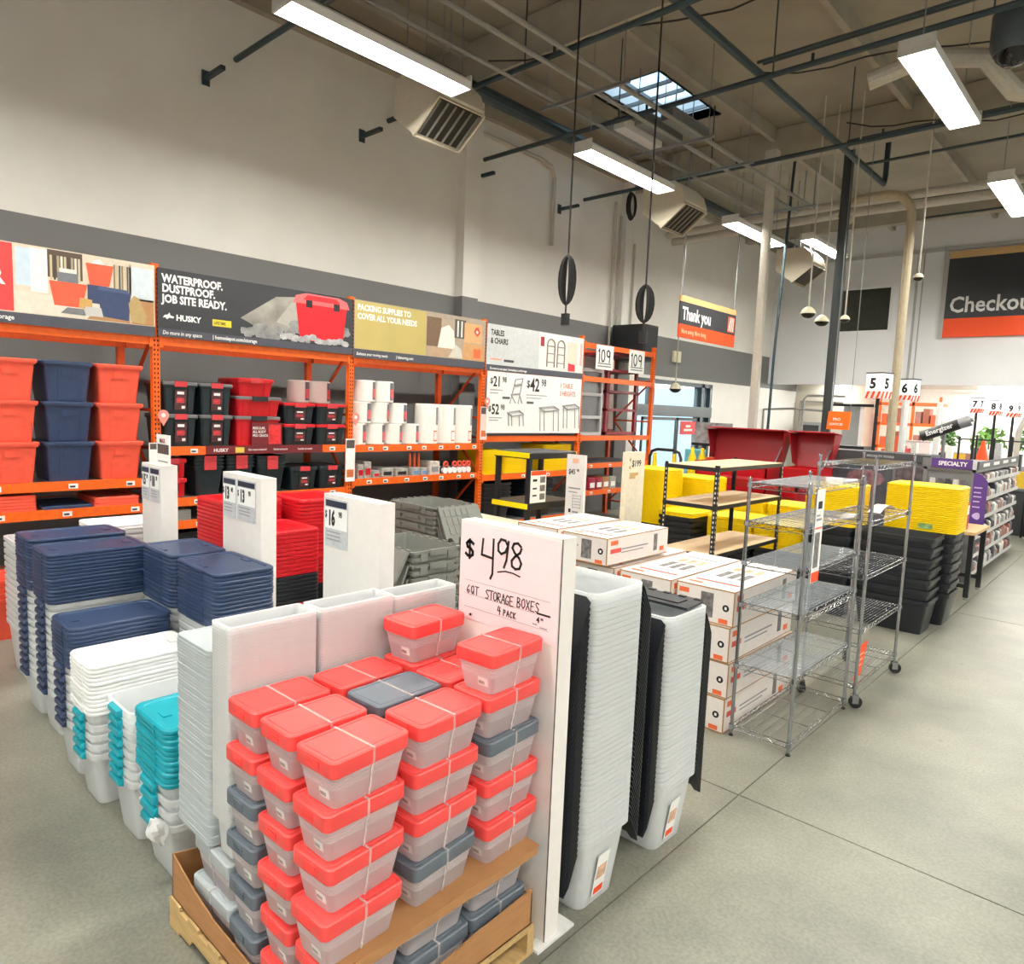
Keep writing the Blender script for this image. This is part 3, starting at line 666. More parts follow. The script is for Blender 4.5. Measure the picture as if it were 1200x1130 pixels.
# small packing supplies on the shelf below
def pk(lab, y, w, h, d, M, z=1.226, x=FX-.02, band=None):
    t = thing('supply_package', lab, 'package', (x-d/2, y, z)); b = MB(); b.loft([rr(d/2, w/2, .01, 0, 2), rr(d/2, w/2, .012, h-.01, 2), rr(d/2-.01, w/2-.01, .01, h, 2)]); b.build('wrapper', M, t)
    s = MB(); plate(s, (d/2, -w/2, 0), Y3, Z3, w*.15, h*.2, w*.85, h*.6, .001, .003); s.build('label', band or INK, t); return t
SILV = mat('crinkled_film', (170,166,162), .3, var=.3, scale=30)
pk('grey wrapped packing supply pack on the small-goods shelf, first by the upright', 5.7, .1, .2, .3, SILV, band=RED); pk('tall grey pack on the small-goods shelf, second by the upright', 5.82, .12, .23, .3, SILV, band=RED)
pk('low red and silver pack on the small-goods shelf', 5.97, .12, .1, .3, SILV, band=RED); pk('black and silver tape pack on the small-goods shelf, left', 6.16, .2, .13, .3, SILV, band=INK); pk('black and silver tape pack on the small-goods shelf, right', 6.42, .22, .12, .3, SILV, band=INK)
pk('blue labelled clear pack under the orange tape guns, left', 6.68, .15, .12, .3, SILV, band=mat('label_blue', (110,150,200), .5)); pk('blue labelled clear pack under the orange tape guns, right', 6.85, .14, .11, .3, SILV, band=mat('label_blue', (110,150,200), .5))
for k in range(3):
    t = thing('tape_gun', 'orange tape gun standing on the blue labelled packs, %s of three' % ('left', 'middle', 'right')[k], 'tape gun', (FX-.15, 6.66+.085*k, 1.342), 0, 'orange tape guns')
    MB().loft([rr(.02, .014, .008, 0), rr(.022, .016, .008, .1), rr(.016, .012, .008, .2), rr(.01, .008, .006, .21)]).build('handle', mat('tape_gun_orange', (255,112,70), .4), t)
    MB().box(-.03,-.012,.15,.012,.012,.175).build('blade_bar', STEEL, t)
pk('pale crinkled bag on the small-goods shelf', 7.05, .2, .2, .3, mat('bag_pale', (206,198,190), .4, var=.25, scale=25), band=GREYINK)
for k in range(6):
    t = thing('film_roll', 'white and navy striped film roll lying on the small-goods shelf, number %d from the left' % (k+1), 'roll', (FX-.03, 7.27+.1*k, 1.275), 0, 'striped film rolls')
    t['label'] = 'white and navy striped film roll lying in the row beside the last rack upright'
    MB().tube([(-.28,0,0),(0,0,0)], .047, 12).build('film', PAPER, t)
    for q in range(2): MB().tube([(-.1-.1*q,0,0),(-.05-.1*q,0,0)], .0485, 12).build('stripe', NAVY, t)
for k, y in enumerate((7.3, 7.48, 7.58, 7.68, 7.78)):
    m_ = MB(); c = (0, 0, 0)
    rings = []
    for a in [2*PI*q/16 for q in range(16)]:
        cc = Vector((0, .036*math.cos(a), .036*math.sin(a))); rad = cc.normalized()
        rings.append([cc+rad*.014*math.cos(b)+Vector((.02*math.sin(b),0,0)) for b in [2*PI*q/8 for q in range(8)]])
    m_.loft(rings, closed=True)
    o = m_.build('tape_ring', mat('tape_coral', (240,90,74), .4), None, (FX-.06, y, 1.374)); tag(o, 'coral roll of tape standing on the striped film rolls', 'tape', 'coral tape rolls')
# yellow lidded totes and black totes of bay 4
def yb_totes(loc, L, W, nb, nl, lab, grp, pb=.075, base=.36, rotz=0, pl=.021, lidcol=None, tagside=True):
    """nested black tote bodies with a pile of yellow lids on top"""
    x, y, z = loc
    if nb: nested('black tote nested in '+lab, 'storage_tote', BLACKP, (x, y, z), L, W, base, nb, pb, tx=.06, ty=.06, grp='black totes of '+grp, rimh=.045, r=.05, rotz=rotz)
    zt = z+(base+pb*(nb-1)+.002 if nb else 0)
    m_ = MB(); m_.loft([rr(L/2+.012, W/2+.012, .06, 0), rr(L/2+.012, W/2+.012, .06, pl*.5), rr(L/2-.002, W/2-.002, .06, pl*.75), rr(L/2-.006, W/2-.006, .06, pl*1.05), rr(L/2-.06, W/2-.06, .04, pl*1.05), rr(L/2-.07, W/2-.07, .04, pl*.8)])
    me = m_.mesh('tote_lid', lidcol or YELLOW)
    for k in range(nl):
        o = put(me, 'tote_lid', None, (x, y, zt+pl*1.08*k), rotz); tag(o, 'yellow tote lid stacked on '+lab, 'lid', 'yellow lids of '+grp)
    return zt+pl*1.08*nl
yb_totes((FX-.36, 8.33, 1.171), .6, .48, 0, 18, 'the orange rack beam next to the striped film rolls', 'the rack, left'); yb_totes((FX-.4, 8.95, 1.171), .6, .62, 0, 13, 'the orange rack beam behind the black utility shelf', 'the rack, middle')
yb_totes((FX-.4, 10.1, 1.171), .6, .8, 0, 21, 'the orange rack beam under the price board', 'the rack, right')
yb_totes((FX-.4, 8.5, .351), .66, .7, 5, 0, 'the stack under the rack left of the utility shelf', 'the rack floor, left'); yb_totes((FX-.4, 9.6, .351), .66, .8, 5, 0, 'the stack under the rack right of the utility shelf', 'the rack floor, right')
for i in range(2): yb_totes((FX-.4, 3.6+1.1*i, .351), .6, .7, 2, 0, 'the shadowed bottom shelf, %s' % ('left', 'right')[i], 'the bottom shelf %d' % i, pb=.05, base=.3)
# wrapped cabinets and red shelf frames of bay 5
t = thing('steel_cabinet', 'grey steel cabinet with glazed panels standing in the last rack bay', 'cabinet', (-8.6, 11.0, 1.811))
GCAB = mat('grey_cabinet', (176,178,180), .4, .3)
for y in (10.66, 11.42): wb_(MB().box(-8.9, y-.03, 1.811, -8.2, y+.03, 3.1), 'side_frame', GCAB, t)
for z in (1.84, 2.16, 2.6, 3.06): wb_(MB().box(-8.9, 10.69, z-.03, -8.2, 11.39, z+.03), 'shelf', GCAB, t)
for z0, z1 in ((1.87, 2.13), (2.19, 2.57), (2.63, 3.03)): wb_(MB().box(-8.26, 10.69, z0, -8.25, 11.39, z1), 'panel', mat('smoky_panel', (104,106,110), .2, var=.15, scale=6), t)
t = thing('red_shelf_frame', 'dark red steel shelving frame wrapped with plastic in the last rack bay', 'shelf', (-8.6, 12.1, 1.811))
for x in (-8.9, -8.2):
    for y in (11.56, 12.6): wb_(MB().box(x-.03, y-.03, 1.811, x+.03, y+.03, 3.5), 'post', mat('dark_red_steel', (126,24,40), .45), t)
for z in (1.85, 2.32, 2.68, 3.1, 3.42):
    wb_(MB().box(-8.93, 11.53, z-.025, -8.17, 12.63, z+.025), 'shelf', mat('dark_red_steel', (126,24,40), .45), t)
wrap = MB(); n = 14
for k in range(n):
    y0 = 11.62+1.3*k/n; y1 = 11.62+1.3*(k+1)/n; a = .03*math.sin(k*1.9); b = .03*math.sin((k+1)*1.9)
    wrap.add([(-8.97+a, y0, 1.9), (-8.97+b, y1, 1.9), (-8.97-b, y1, 3.4), (-8.97-a, y0, 3.4)], [(0,1,2,3)])
wb_(wrap, 'plastic_wrap', cloudy('wrap_film', (226,214,204), .85, .3, .3), t)
for y in (11.1, 11.33, 11.56, 11.8):
    k = round((y-11.1)/.23)
    pk('small product box on the low shelf of the last rack bay, %s' % ('maroon, leftmost', 'maroon, second', 'tan, third', 'silver, fourth')[k], y, .21, .24, .4, [mat('box_maroon', (150,24,50), .5, var=.3, scale=20), mat('box_maroon', (150,24,50), .5), CARD, SILV][k], z=.746, band=PAPER)
# narrow hanging aisle strips on the uprights
for k, (y, z0, z1, lab) in enumerate(((5.5, 1.2, 1.78, 'narrow white product card clipped to the upright beside the foam rolls'), (8.02, 1.75, 2.28, 'narrow pink price strip on the upright beside the price board'), (3.0, 1.42, 1.75, 'small photo card on the first orange upright'))):
    t = thing('aisle_card', lab, 'card', (FX+.02, y, z0))
    wb_(MB().box(FX+.015, y-.075, z0, FX+.02, y+.075, z1), 'card', PAPER if k != 1 else mat('pink_card', (246,214,208), .6), t)
    hh = z1-z0
    s = MB(); plate(s, (FX+.02, y-.075, z0), Y3, Z3, .01, hh*.78, .14, hh*.97); wb_(s, 'photo', mat('card_photo', (86,78,76), .5, var=.4, scale=40), t)
    s = MB(); plate(s, (FX+.02, y-.075, z0), Y3, Z3, .02, hh*.1, .13, hh*.28); wb_(s, 'photo', mat('card_photo_or', (214,110,60), .5, var=.3, scale=40) if k != 2 else GREYINK, t)
for y, z in ((5.56, 2.02), (8.06, 2.32), (3.07, 2.0)):
    t = thing('pin_marker', 'pink map-pin marker hanging on the rack upright %s' % {5.56: 'beside the foam rolls', 8.06: 'beside the price board', 3.07: 'beside the black totes'}[y], 'marker', (FX+.04, y, z))
    pts = [(.06*math.cos(a), .05+.06*math.sin(a)) for a in [-.5+ (PI+1.0)*q/10 for q in range(11)]]+[(0,-.07)]
    mb = MB(); poly(mb, (FX+.04, y, z), Y3, Z3, pts, .004); wb_(mb, 'pin', mat('pin_pink', (244,150,140), .5), t)
    mb = MB(); poly(mb, (FX+.04, y, z), Y3, Z3, [(.025*math.cos(a), .05+.025*math.sin(a)) for a in [2*PI*q/8 for q in range(8)]], .005); wb_(mb, 'pin_eye', PAPER, t)
# ================================================================ FOREGROUND PALLET
pal = thing('pallet', 'wooden pallet in the foreground under the coral and grey storage boxes', 'pallet', (-2.33, 1.63, 0))
PX0, PX1, PY0, PY1 = -2.95, -1.74, 1.13, 2.14
for k in range(7):
    x0 = PX0+(PX1-PX0-.1)*k/6
    wb_(MB().box(x0, PY0, .112, x0+.1, PY1, .13), 'deck_board', WOOD, pal)
for k in range(3):
    x0 = PX0+(PX1-PX0-.1)*k/2
    wb_(MB().box(x0, PY0, 0, x0+.1, PY1, .018), 'bottom_board', WOOD, pal)
for k in range(3):
    y0 = PY0+.0+(PY1-PY0-.04)*k/2
    st = MB(); poly2 = [(PX0,.018),(PX0+.2,.018),(PX0+.23,.055),(PX0+.45,.055),(PX0+.48,.018),(PX1-.48,.018),(PX1-.45,.055),(PX1-.23,.055),(PX1-.2,.018),(PX1,.018),(PX1,.112),(PX0,.112)]
    st.prism(poly2, lambda p: (p[0], y0+.04, p[1]), lambda p: (p[0], y0, p[1])); wb_(st, 'stringer', WOOD, pal)
tray = thing('cardboard_tray', 'brown cardboard tray with a low torn wall on the pallet', 'cardboard tray', (-2.33, 1.63, .13))
ty0, ty1, tx0, tx1, tz = PY0+.01, PY1-.01, PX0+.01, PX1-.01, .131
tb = MB().box(tx0, ty0, tz, tx1, ty1, tz+.006); wb_(tb, 'tray_floor', CARD, tray)
def wavy(ax, c, a, b, hs, s):
    mb = MB(); n = len(hs)
    for k in range(n-1):
        u0 = a+(b-a)*k/(n-1); u1 = a+(b-a)*(k+1)/(n-1)
        f = (lambda u, z, d: (u, c+d, z)) if ax == 'x' else (lambda u, z, d: (c+d, u, z))
        q = [f(u0,tz,0), f(u1,tz,0), f(u1,hs[k+1],0), f(u0,hs[k],0), f(u0,tz,s), f(u1,tz,s), f(u1,hs[k+1],s), f(u0,hs[k],s)]
        mb.add(q, [(0,1,2,3),(7,6,5,4),(0,4,5,1),(3,2,6,7),(0,3,7,4),(1,5,6,2)])
    wb_(mb, 'tray_wall', CARD, tray)
wavy('x', ty0, tx0, tx1, [.33,.27,.235,.23,.225,.22,.22], .006); wavy('x', ty1-.006, tx0, tx1, [.3,.25,.25,.25,.25,.25,.27], .006)
wavy('y', tx0, ty0, ty1, [.33,.28,.27,.26,.28], .006); wavy('y', tx1-.006, ty0, ty1, [.22,.225,.24,.25,.27,.28,.29], .006)
slip = MB()
sp = [(-2.62,1.2),(-1.74,1.19),(-1.72,1.4),(-1.735,1.65),(-1.72,1.9),(-1.725,2.13),(-2.62,2.13)]
slip.loft([[(x,y,.493) for x,y in sp], [(x,y,.499) for x,y in sp]])
slip.box(-1.733,1.2,.46,-1.727,2.12,.497)
o = slip.build('cardboard_sheet', CARD); tag(o, 'brown cardboard sheet lying between the box layers with its edge folded down', 'cardboard sheet')

# ---------------------------------------------------------------- strapped packs of shoe boxes
STRAP = mat('clear_strap', (240,228,228), .25, alpha=.42)
BARC = mat('barcode_sticker', (236,234,232), .6, var=.04)
PL, PW, PH = .321, .205, .17
def box_pack(M, nm):
    """nested clear boxes with their lids stacked on top, held by a clear strap; long side along Y, latch on the -Y end"""
    t = thing('shoe_box_pack', nm, 'storage box')
    b = MB(); zl = .118
    hx, hy, tp = PW/2-.008, PL/2-.01, .019
    rg = [rr(hx-tp, hy-tp, .022, 0), rr(hx-tp*.9, hy-tp*.9, .024, .006)]
    nz = 5
    z0 = .066
    rg.append(rr(hx-.007, hy-.007, .026, z0))
    for k in range(nz):           # rims of the nested boxes
        z = z0+(zl-z0-.012)*k/nz; dz = (zl-z0-.012)/nz
        rg += [rr(hx-.0065+.0012*k, hy-.0065+.0012*k, .026, z+.0015), rr(hx-.0065+.0012*k, hy-.0065+.0012*k, .026, z+dz*.62), rr(hx-.0095+.0012*k, hy-.0095+.0012*k, .026, z+dz*.82)]
    rg += [rr(hx+.002, hy+.002, .026, zl-.012), rr(hx+.002, hy+.002, .026, zl)]
    b.loft(rg); b.build('nested_boxes', BOXCLEAR, t)
    l = MB(); a, c = PW/2, PL/2
    l.loft([rr(a-.002,c-.002,.023,zl-.003), rr(a,c,.024,zl+.001), rr(a,c,.024,PH-.005), rr(a-.0045,c-.0045,.022,PH), rr(a-.014,c-.014,.016,PH), rr(a-.0155,c-.0155,.015,PH-.003), rr(a-.02,c-.02,.013,PH-.003), rr(a-.0215,c-.0215,.012,PH-.0005)])
    lo = l.build('lid', M, t)
    g = MB()
    for k in range(4): g.box(-.032, -c-.0035, zl+.010+.0085*k, .032, -c+.004, zl+.0145+.0085*k)
    gr = g.build('latch_ridges', M, lo); gr['kind'] = 'stuff'
    s = MB(); q = .0045
    s.box(-a-.001, -q, PH-.0005, a+.001, q, PH+.001)
    for sx in (-1, 1):
        s.box(sx*(a-.0005), -q, zl-.004, sx*(a+.0014), q, PH+.001)
        x0 = sx*(hx+.003); x1 = sx*(hx-tp+.004)
        s.add([(x0,-q,zl-.002),(x0,q,zl-.002),(x1,q,0),(x1,-q,0),(x0+sx*.0015,-q,zl-.002),(x0+sx*.0015,q,zl-.002),(x1+sx*.0015,q,0),(x1+sx*.0015,-q,0)], [(0,1,2,3),(7,6,5,4),(0,4,5,1),(1,5,6,2),(2,6,7,3),(3,7,4,0)])
    s.build('strap', STRAP, t)
    k = MB()
    f = lambda z: -(hy-tp+(tp-.007)*z/.066)-.0012
    k.add([(.01,f(.03),.03),(.06,f(.03),.03),(.06,f(.064),.064),(.01,f(.064),.064)], [(0,1,2,3)]); ko = k.build('barcode_label', BARC, t)
    k = MB()
    for j in range(6): k.add([(.014+.005*j,f(.034)-.0006,.036),(.0165+.005*j,f(.034)-.0006,.036),(.0165+.005*j,f(.05)-.0006,.05),(.014+.005*j,f(.05)-.0006,.05)], [(0,1,2,3)])
    kk = k.build('bars', INK, ko); kk['kind'] = 'stuff'
    return t
packs = {'c': box_pack(CORAL, 'x'), 'g': box_pack(SLATE, 'x'), 'p': box_pack(GREYLID, 'x')}
used = set()
def put_pack(kind, x, y, z, rot, lab):
    if kind not in used:
        used.add(kind); o = packs[kind]; o.location = (x, y, z); o.rotation_euler = (0, 0, rot); o['label'] = lab
    else: o = dup(packs[kind], (x, y, z), rot, lab)
    o['group'] = {'c': 'coral lidded box packs', 'g': 'slate lidded box packs', 'p': 'pale grey lidded box packs'}[kind]
XC = [-1.862, -2.092, -2.325]        # A/D/E, B/F/mid, C/G/H columns
YR = [1.30, 1.655, 2.0]
XC2 = [[-1.862,-2.1,-2.34],[-1.872,-2.1,-2.325],[-1.868,-2.1,-2.325]]
Z3_ = .500; Z1 = .138
colours = {(0,0):'gccccc', (1,0):'cccccc', (2,0):'ggggcc', (0,1):'gggccc', (1,1):'ggcccg', (2,1):'ggcccc', (0,2):'ggccgcc', (1,2):'ggcccc', (2,2):'ggccccc'}
cname = {'c': 'coral', 'g': 'slate grey'}
colnm = ['aisle-side', 'middle', 'inner']; rownm = ['front', 'middle', 'back']
laynm = ['bottom', 'second', 'third', 'fourth', 'fifth', 'sixth', 'topmost seventh']
for (ci, ri), s in colours.items():
    for k, ch in enumerate(s):
        z = Z1+.176*k if k < 2 else Z3_+.1725*(k-2)
        jx, jy, jr = random.uniform(-.006,.006), random.uniform(-.006,.006), random.uniform(-.03,.03)+.045
        x = XC2[ri][ci]; y = YR[ri]
        if k < 2: jx = jy = jr = 0; x -= .008; y = (1.3107, 1.6357, 1.9607)[ri]
        if k == 6: jr += .02; y += .0
        if (ci, ri) == (0, 0) and k == 2: x += .01; y -= .025
        put_pack(ch, x+jx, y+jy, z, jr, '%s lidded box pack, %s layer, %s row, %s column of the pallet pile' % (cname[ch], laynm[k], rownm[ri], colnm[ci]))
# pale grey boxes in the tray under the grey lid stack
for k, (x, y, z, r) in enumerate([(-2.63,1.265,.138,PI/2+.02),(-2.82,1.79,.138,0),(-2.635,1.27,.312,PI/2-.02),(-2.82,1.80,.312,.0),(-2.62,1.50,.138,PI/2),(-2.57,1.79,.138,0),(-2.62,1.50,.312,PI/2),(-2.57,1.79,.312,0)]):
    put_pack('p', x, y, z, r, 'pale grey lidded box pack in the cardboard tray, %s layer, %s' % (['lower','lower','upper','upper'][k % 4], ['at the outer corner','against the inner wall','at the outer corner','against the inner wall','behind the corner pack','far inner end','behind the corner pack','far inner end'][k]))
# ---------------------------------------------------------------- tall stacks of nested clear boxes behind them
for k, (y, n, dz) in enumerate([(1.35, 66, 0), (1.74, 65, .0), (2.12, 64, 0)]):
    L_, W_, Hh = .15, .375, .16
    nm = ['nearest', 'middle', 'farthest'][k]
    n = [64, 64, 63][k]; p = .01225
    nested('clear box nested in the %s of the three tall clear stacks behind the coral boxes' % nm, 'clear_box', FROST, (-2.535, y, .5015), L_, W_, Hh, n, p, tx=.022, ty=.025, grp='clear boxes of the %s tall stack' % nm, rimh=.0112, r=.016)
# pale grey lids/bins, tall stack at the outer corner
bm_ = MB(); bm_.loft([rr(.157,.212,.03,0), rr(.158,.213,.03,.0015), rr(.158,.213,.03,.0122), rr(.156,.211,.03,.0135), rr(.14,.195,.028,.0135), rr(.135,.19,.026,.009)])
me = bm_.mesh('storage_tray', GREYLID)
for k in range(57):
    o = put(me, 'storage_tray', None, (-2.785+random.uniform(-.002,.002), 1.375+random.uniform(-.002,.002), .4905+.0142*k), .0)
    tag(o, 'pale grey shallow tray in the tall stack at the outer end of the pallet', 'tray', 'pale grey lids of the tall stack')
# ---------------------------------------------------------------- $4.98 sign post
sg = thing('price_sign', 'tall white sign post with a hand lettered $4.98 sheet behind the coral boxes', 'sign', (-2.03, 2.25, 0))
WB = mat('white_laminate', (238,234,232), .4, var=.02)
wb_(MB().box(-2.335, 2.205, .012, -1.735, 2.295, 1.77), 'panel', WB, sg)
wb_(MB().box(-2.37, 2.145, .0, -1.715, 2.39, .012), 'base_plate', mat('base_plate_white', (230,232,232), .4), sg)
wb_(MB().box(-1.738, 2.2035, .012, -1.7335, 2.2065, 1.768), 'edge_seam', mat('seam_dark', (90,86,84), .6), sg)
SO = (-2.335, 2.2045, 1.77)
BOUNCEPINK = mat('sign_sheet', (241,228,233), .55, var=.01)  # white paper; the pink of bounced light is put into its colour
s = MB(); plate(s, SO, X3, Z3, .006, -.452, .594, -.012, 0, .003); sh = wb_(s, 'sheet', BOUNCEPINK, sg)
s = MB()
SO2 = (-2.335, 2.2012, 1.77)
def S0(pts, w=.011): stroke(s, pts, SO2, X3, Z3, w)
def S_(pts, w=.011): S0([(a*.91, b*.76-.012) for a, b in pts], w)
# $ 4 9 8
S_([(.098,-.118),(.082,-.108),(.062,-.108),(.05,-.122),(.056,-.142),(.078,-.15),(.094,-.165),(.094,-.185),(.078,-.197),(.058,-.194),(.045,-.184)], .014); S_([(.072,-.095),(.072,-.21)], .012)
S_([(.165,-.075),(.158,-.17),(.232,-.178)]); S_([(.236,-.065),(.235,-.27),(.222,-.3)])
S_([(.33,-.085),(.315,-.058),(.285,-.055),(.268,-.085),(.27,-.125),(.29,-.14),(.315,-.125),(.33,-.09)]); S_([(.335,-.06),(.325,-.17),(.31,-.215)])
S_([(.415,-.075),(.395,-.058),(.37,-.065),(.36,-.09),(.375,-.115),(.405,-.14),(.42,-.17),(.41,-.2),(.385,-.208),(.362,-.195),(.358,-.165),(.38,-.135),(.41,-.11),(.418,-.085)])
S_([(.27,-.25),(.32,-.235),(.37,-.235),(.415,-.245)], .006)
def SW(ch, x, y, h):     # single-stroke capitals
    G = {'6':[[(.6,1),(.2,.6),(.1,.2),(.4,0),(.7,.15),(.6,.4),(.2,.3)]], 'Q':[[(.5,1),(.15,.8),(.1,.3),(.4,0),(.75,.3),(.7,.8),(.5,1)],[(.5,.3),(.8,0)]], 'T':[[(0,1),(.9,1)],[(.45,1),(.4,0)]],
         'S':[[(.75,.9),(.4,1),(.15,.8),(.4,.55),(.7,.35),(.5,.02),(.1,.1)]], 'O':[[(.5,1),(.15,.8),(.1,.3),(.4,0),(.75,.3),(.7,.8),(.5,1)]], 'R':[[(.1,0),(.15,1),(.6,.95),(.65,.65),(.2,.5),(.75,0)]],
         'A':[[(.05,0),(.45,1),(.8,0)],[(.2,.4),(.68,.4)]], 'G':[[(.75,.85),(.4,1),(.1,.6),(.2,.1),(.6,.05),(.7,.4),(.45,.4)]], 'E':[[(.75,1),(.15,1),(.12,0),(.75,0)],[(.14,.5),(.6,.5)]],
         'B':[[(.1,0),(.15,1),(.6,.9),(.55,.6),(.18,.52),(.7,.35),(.6,.02),(.1,0)]], 'X':[[(.1,1),(.75,0)],[(.75,1),(.1,0)]], '4':[[(.3,1),(.1,.45),(.75,.45)],[(.6,.9),(.55,0)]], 'P':[[(.1,0),(.15,1),(.65,.9),(.6,.55),(.15,.5)]],
         'C':[[(.75,.85),(.4,1),(.1,.5),(.35,0),(.75,.15)]], 'K':[[(.1,1),(.1,0)],[(.7,1),(.12,.45),(.75,0)]], 'U':[[(.1,1),(.15,.1),(.5,0),(.7,.2),(.72,1)]]}
    for seg in G.get(ch, []): S0([(x+a*h*.7, y+b*h) for a, b in seg], .0042)
def SWS(word, x, y, h, sp): 
    for i, ch in enumerate(word): SW(ch, x+i*sp, y-.0*i, h)
SWS('6QT', .055, -.332, .037, .027); SWS('STORAGE', .175, -.336, .042, .0245); SWS('BOXES', .365, -.331, .042, .026); SWS('4', .252, -.39, .038, .03); SWS('PACK', .288, -.388, .027, .02)
wb_(s, 'lettering', INK, sh).location = (0,0,0); 
for o in list(sh.children): o.location = (0, 0, 0); o['kind'] = 'stuff'
s = MB()
for z in (-.272, -.336, -.396): plate(s, SO2, X3, Z3, .04, z-.0015, .55, z, 0, .0008)
wb_(s, 'ruled_line', GREYINK, sg)
s = MB(); plate(s, SO2, X3, Z3, .481, -.337, .555, -.329, 0, .001); wb_(s, 'small_bar', INK, sg)
wtext('4\u00b9\u2070'[:1], INK, sg, (SO2[0]+.48, SO2[1]-.001, SO2[2]-.372), X3, Z3, .035, bold=.02); wtext('98', INK, sg, (SO2[0]+.502, SO2[1]-.001, SO2[2]-.36), X3, Z3, .016, bold=.01)
s = MB(); plate(s, SO2, X3, Z3, .46, -.385, .485, -.38, 0, .001); plate(s, SO2, X3, Z3, .50, -.393, .54, -.388, 0, .001); wb_(s, 'fine_print', GREYINK, sg)
s = MB(); s.tube([(-2.335+.085, 2.2045, 1.77-.43), (-2.335+.085, 2.197, 1.77-.43)], .006, 8); wb_(s, 'push_pin', INK, sg)
# ---------------------------------------------------------------- flip-lid totes in front of the cartons
def fliptote(y0, y1, zt, zn, nm, n, close):
    """tall nest of clear flip-lid totes, black lid flaps hanging down both long sides"""
    x0, x1 = -2.32, -1.70; cx, cy = (x0+x1)/2, (y0+y1)/2; L_, W_ = x1-x0, y1-y0; Hh = .36
    p = (zt-Hh-.003)/(n-1)
    bm = MB()
    a, b = L_/2, W_/2
    tub(bm, L_, W_, Hh, .05, .055, rim=.016, rimh=.021, r=.05, pitch=p)
    me0 = bm.mesh('body', CLEAR)
    for q in range(5):     # inner ribs of the topmost tote
        xx = -a+.1+q*(L_-.2)/4
        for s_ in (-1, 1): bm.add([(xx-.006, s_*(b-.0175), Hh-.002),(xx+.006, s_*(b-.0175), Hh-.002),(xx+.006, s_*(b-.052), .05),(xx-.006, s_*(b-.052), .05),(xx, s_*(b-.019), Hh-.002),(xx, s_*(b-.0535), .05)], [(0,4,5,3),(4,1,2,5)])
    me = bm.mesh('body', CLEAR)
    fl = {}
    for s_ in (-1, 1):
        f = MB(); w = .21; th = .40 if s_ < 0 else .50; tk = .005
        # flap: ribbed half lid hanging from the hinge edge, with interlocking fingers at its free edge
        c, sn = math.cos(th), math.sin(th)
        def pt(x, d, t): return (x, s_*(b+.006+d*sn+t*c), Hh-.012-d*c+t*sn)
        outl = [(-a+.05,0),(a-.05,0),(a-.02,.02),(a-.02,w-.05)]
        nf = 6
        for q in range(nf):
            xa = a-.03-(L_-.06)*q/nf; xb = a-.03-(L_-.06)*(q+.5)/nf; xc = a-.03-(L_-.06)*(q+1)/nf
            outl += [(xa, w),(xb+.01, w),(xb-.005, w-.04),(xc+.01, w-.04)]
        outl += [(-a+.02, w-.05), (-a+.02,.02)]
        A = [pt(x,d,0) for x,d in outl]; B = [pt(x,d,tk) for x,d in outl]
        f.loft([A,B] if s_ > 0 else [B,A])
        for q in range(4):
            d0 = .04+.035*q
            f.hexa([pt(-a+.08,d0,tk),pt(a-.08,d0,tk),pt(a-.08,d0+.012,tk),pt(-a+.08,d0+.012,tk)],[pt(-a+.08,d0,tk+.001),pt(a-.08,d0,tk+.001),pt(a-.08,d0+.012,tk+.001),pt(-a+.08,d0+.012,tk+.001)])
        fl[s_] = f.mesh('lid_flap', BLACKP)
    for k in range(n):
        t = thing('flip_lid_tote', 'clear flip-lid tote nested in the %s tall stack, black flaps hanging' % nm, 'tote', (cx, cy, p*k), 0, 'flip-lid totes of the %s stack' % nm)
        put(me if k == n-1 else me0, 'body', t)
        for s_ in (-1, 1):
            if close and k == n-1 and s_ > 0:
                f = MB(); A = [(-a+.02,-b*.02,Hh+.002),(a-.02,-b*.02,Hh+.002),(a-.04,b,Hh+.002),(-a+.04,b,Hh+.002)]
                f.hexa(A, [(x,y,z+.014) for x,y,z in A])
                for q in range(6): f.box(-a+.06+q*.095, b-.02, Hh, -a+.1+q*.095, b+.006, Hh+.022)
                f.box(-a+.1,b*.2,Hh+.016,a-.1,b*.7,Hh+.022); f.build('lid_flap', BLACKP, t)
                t['label'] = 'topmost clear flip-lid tote of the farther stack, one black flap closed'
            else: put(fl[s_], 'lid_flap', t)
    # paper sticker on the lowest body
    st = thing('sticker_tag', 'white and orange product sticker on the lowest tote of the %s stack' % nm, 'sticker', (x1-.02, cy, .05))
    f = lambda z: x1-.05+.045*z/.3+.004
    s = MB(); q = [(f(.04),cy-.06,.04),(f(.04),cy+.03,.04),(f(.26),cy+.03,.26),(f(.26),cy-.06,.26)]
    s.hexa([(x,y,z) for x,y,z in q],[(x+.001,y,z) for x,y,z in q]); wb_(s, 'paper', PAPER, st)
    for z0, z1, M_ in ((.05,.085,SIGNOR),(.13,.2,mat('sticker_beige',(214,176,150),.6,var=.3,scale=40))):
        s = MB(); q = [(f(z0)+.0012,cy-.05,z0),(f(z0)+.0012,cy+.02,z0),(f(z1)+.0012,cy+.02,z1),(f(z1)+.0012,cy-.05,z1)]; s.hexa(q,[(x+.001,y,z) for x,y,z in q]); wb_(s, 'print', M_, st)
fliptote(2.41, 2.80, 1.51, .28, 'nearer', 46, False)
fliptote(3.05, 3.45, 1.28, .24, 'farther', 37, True)
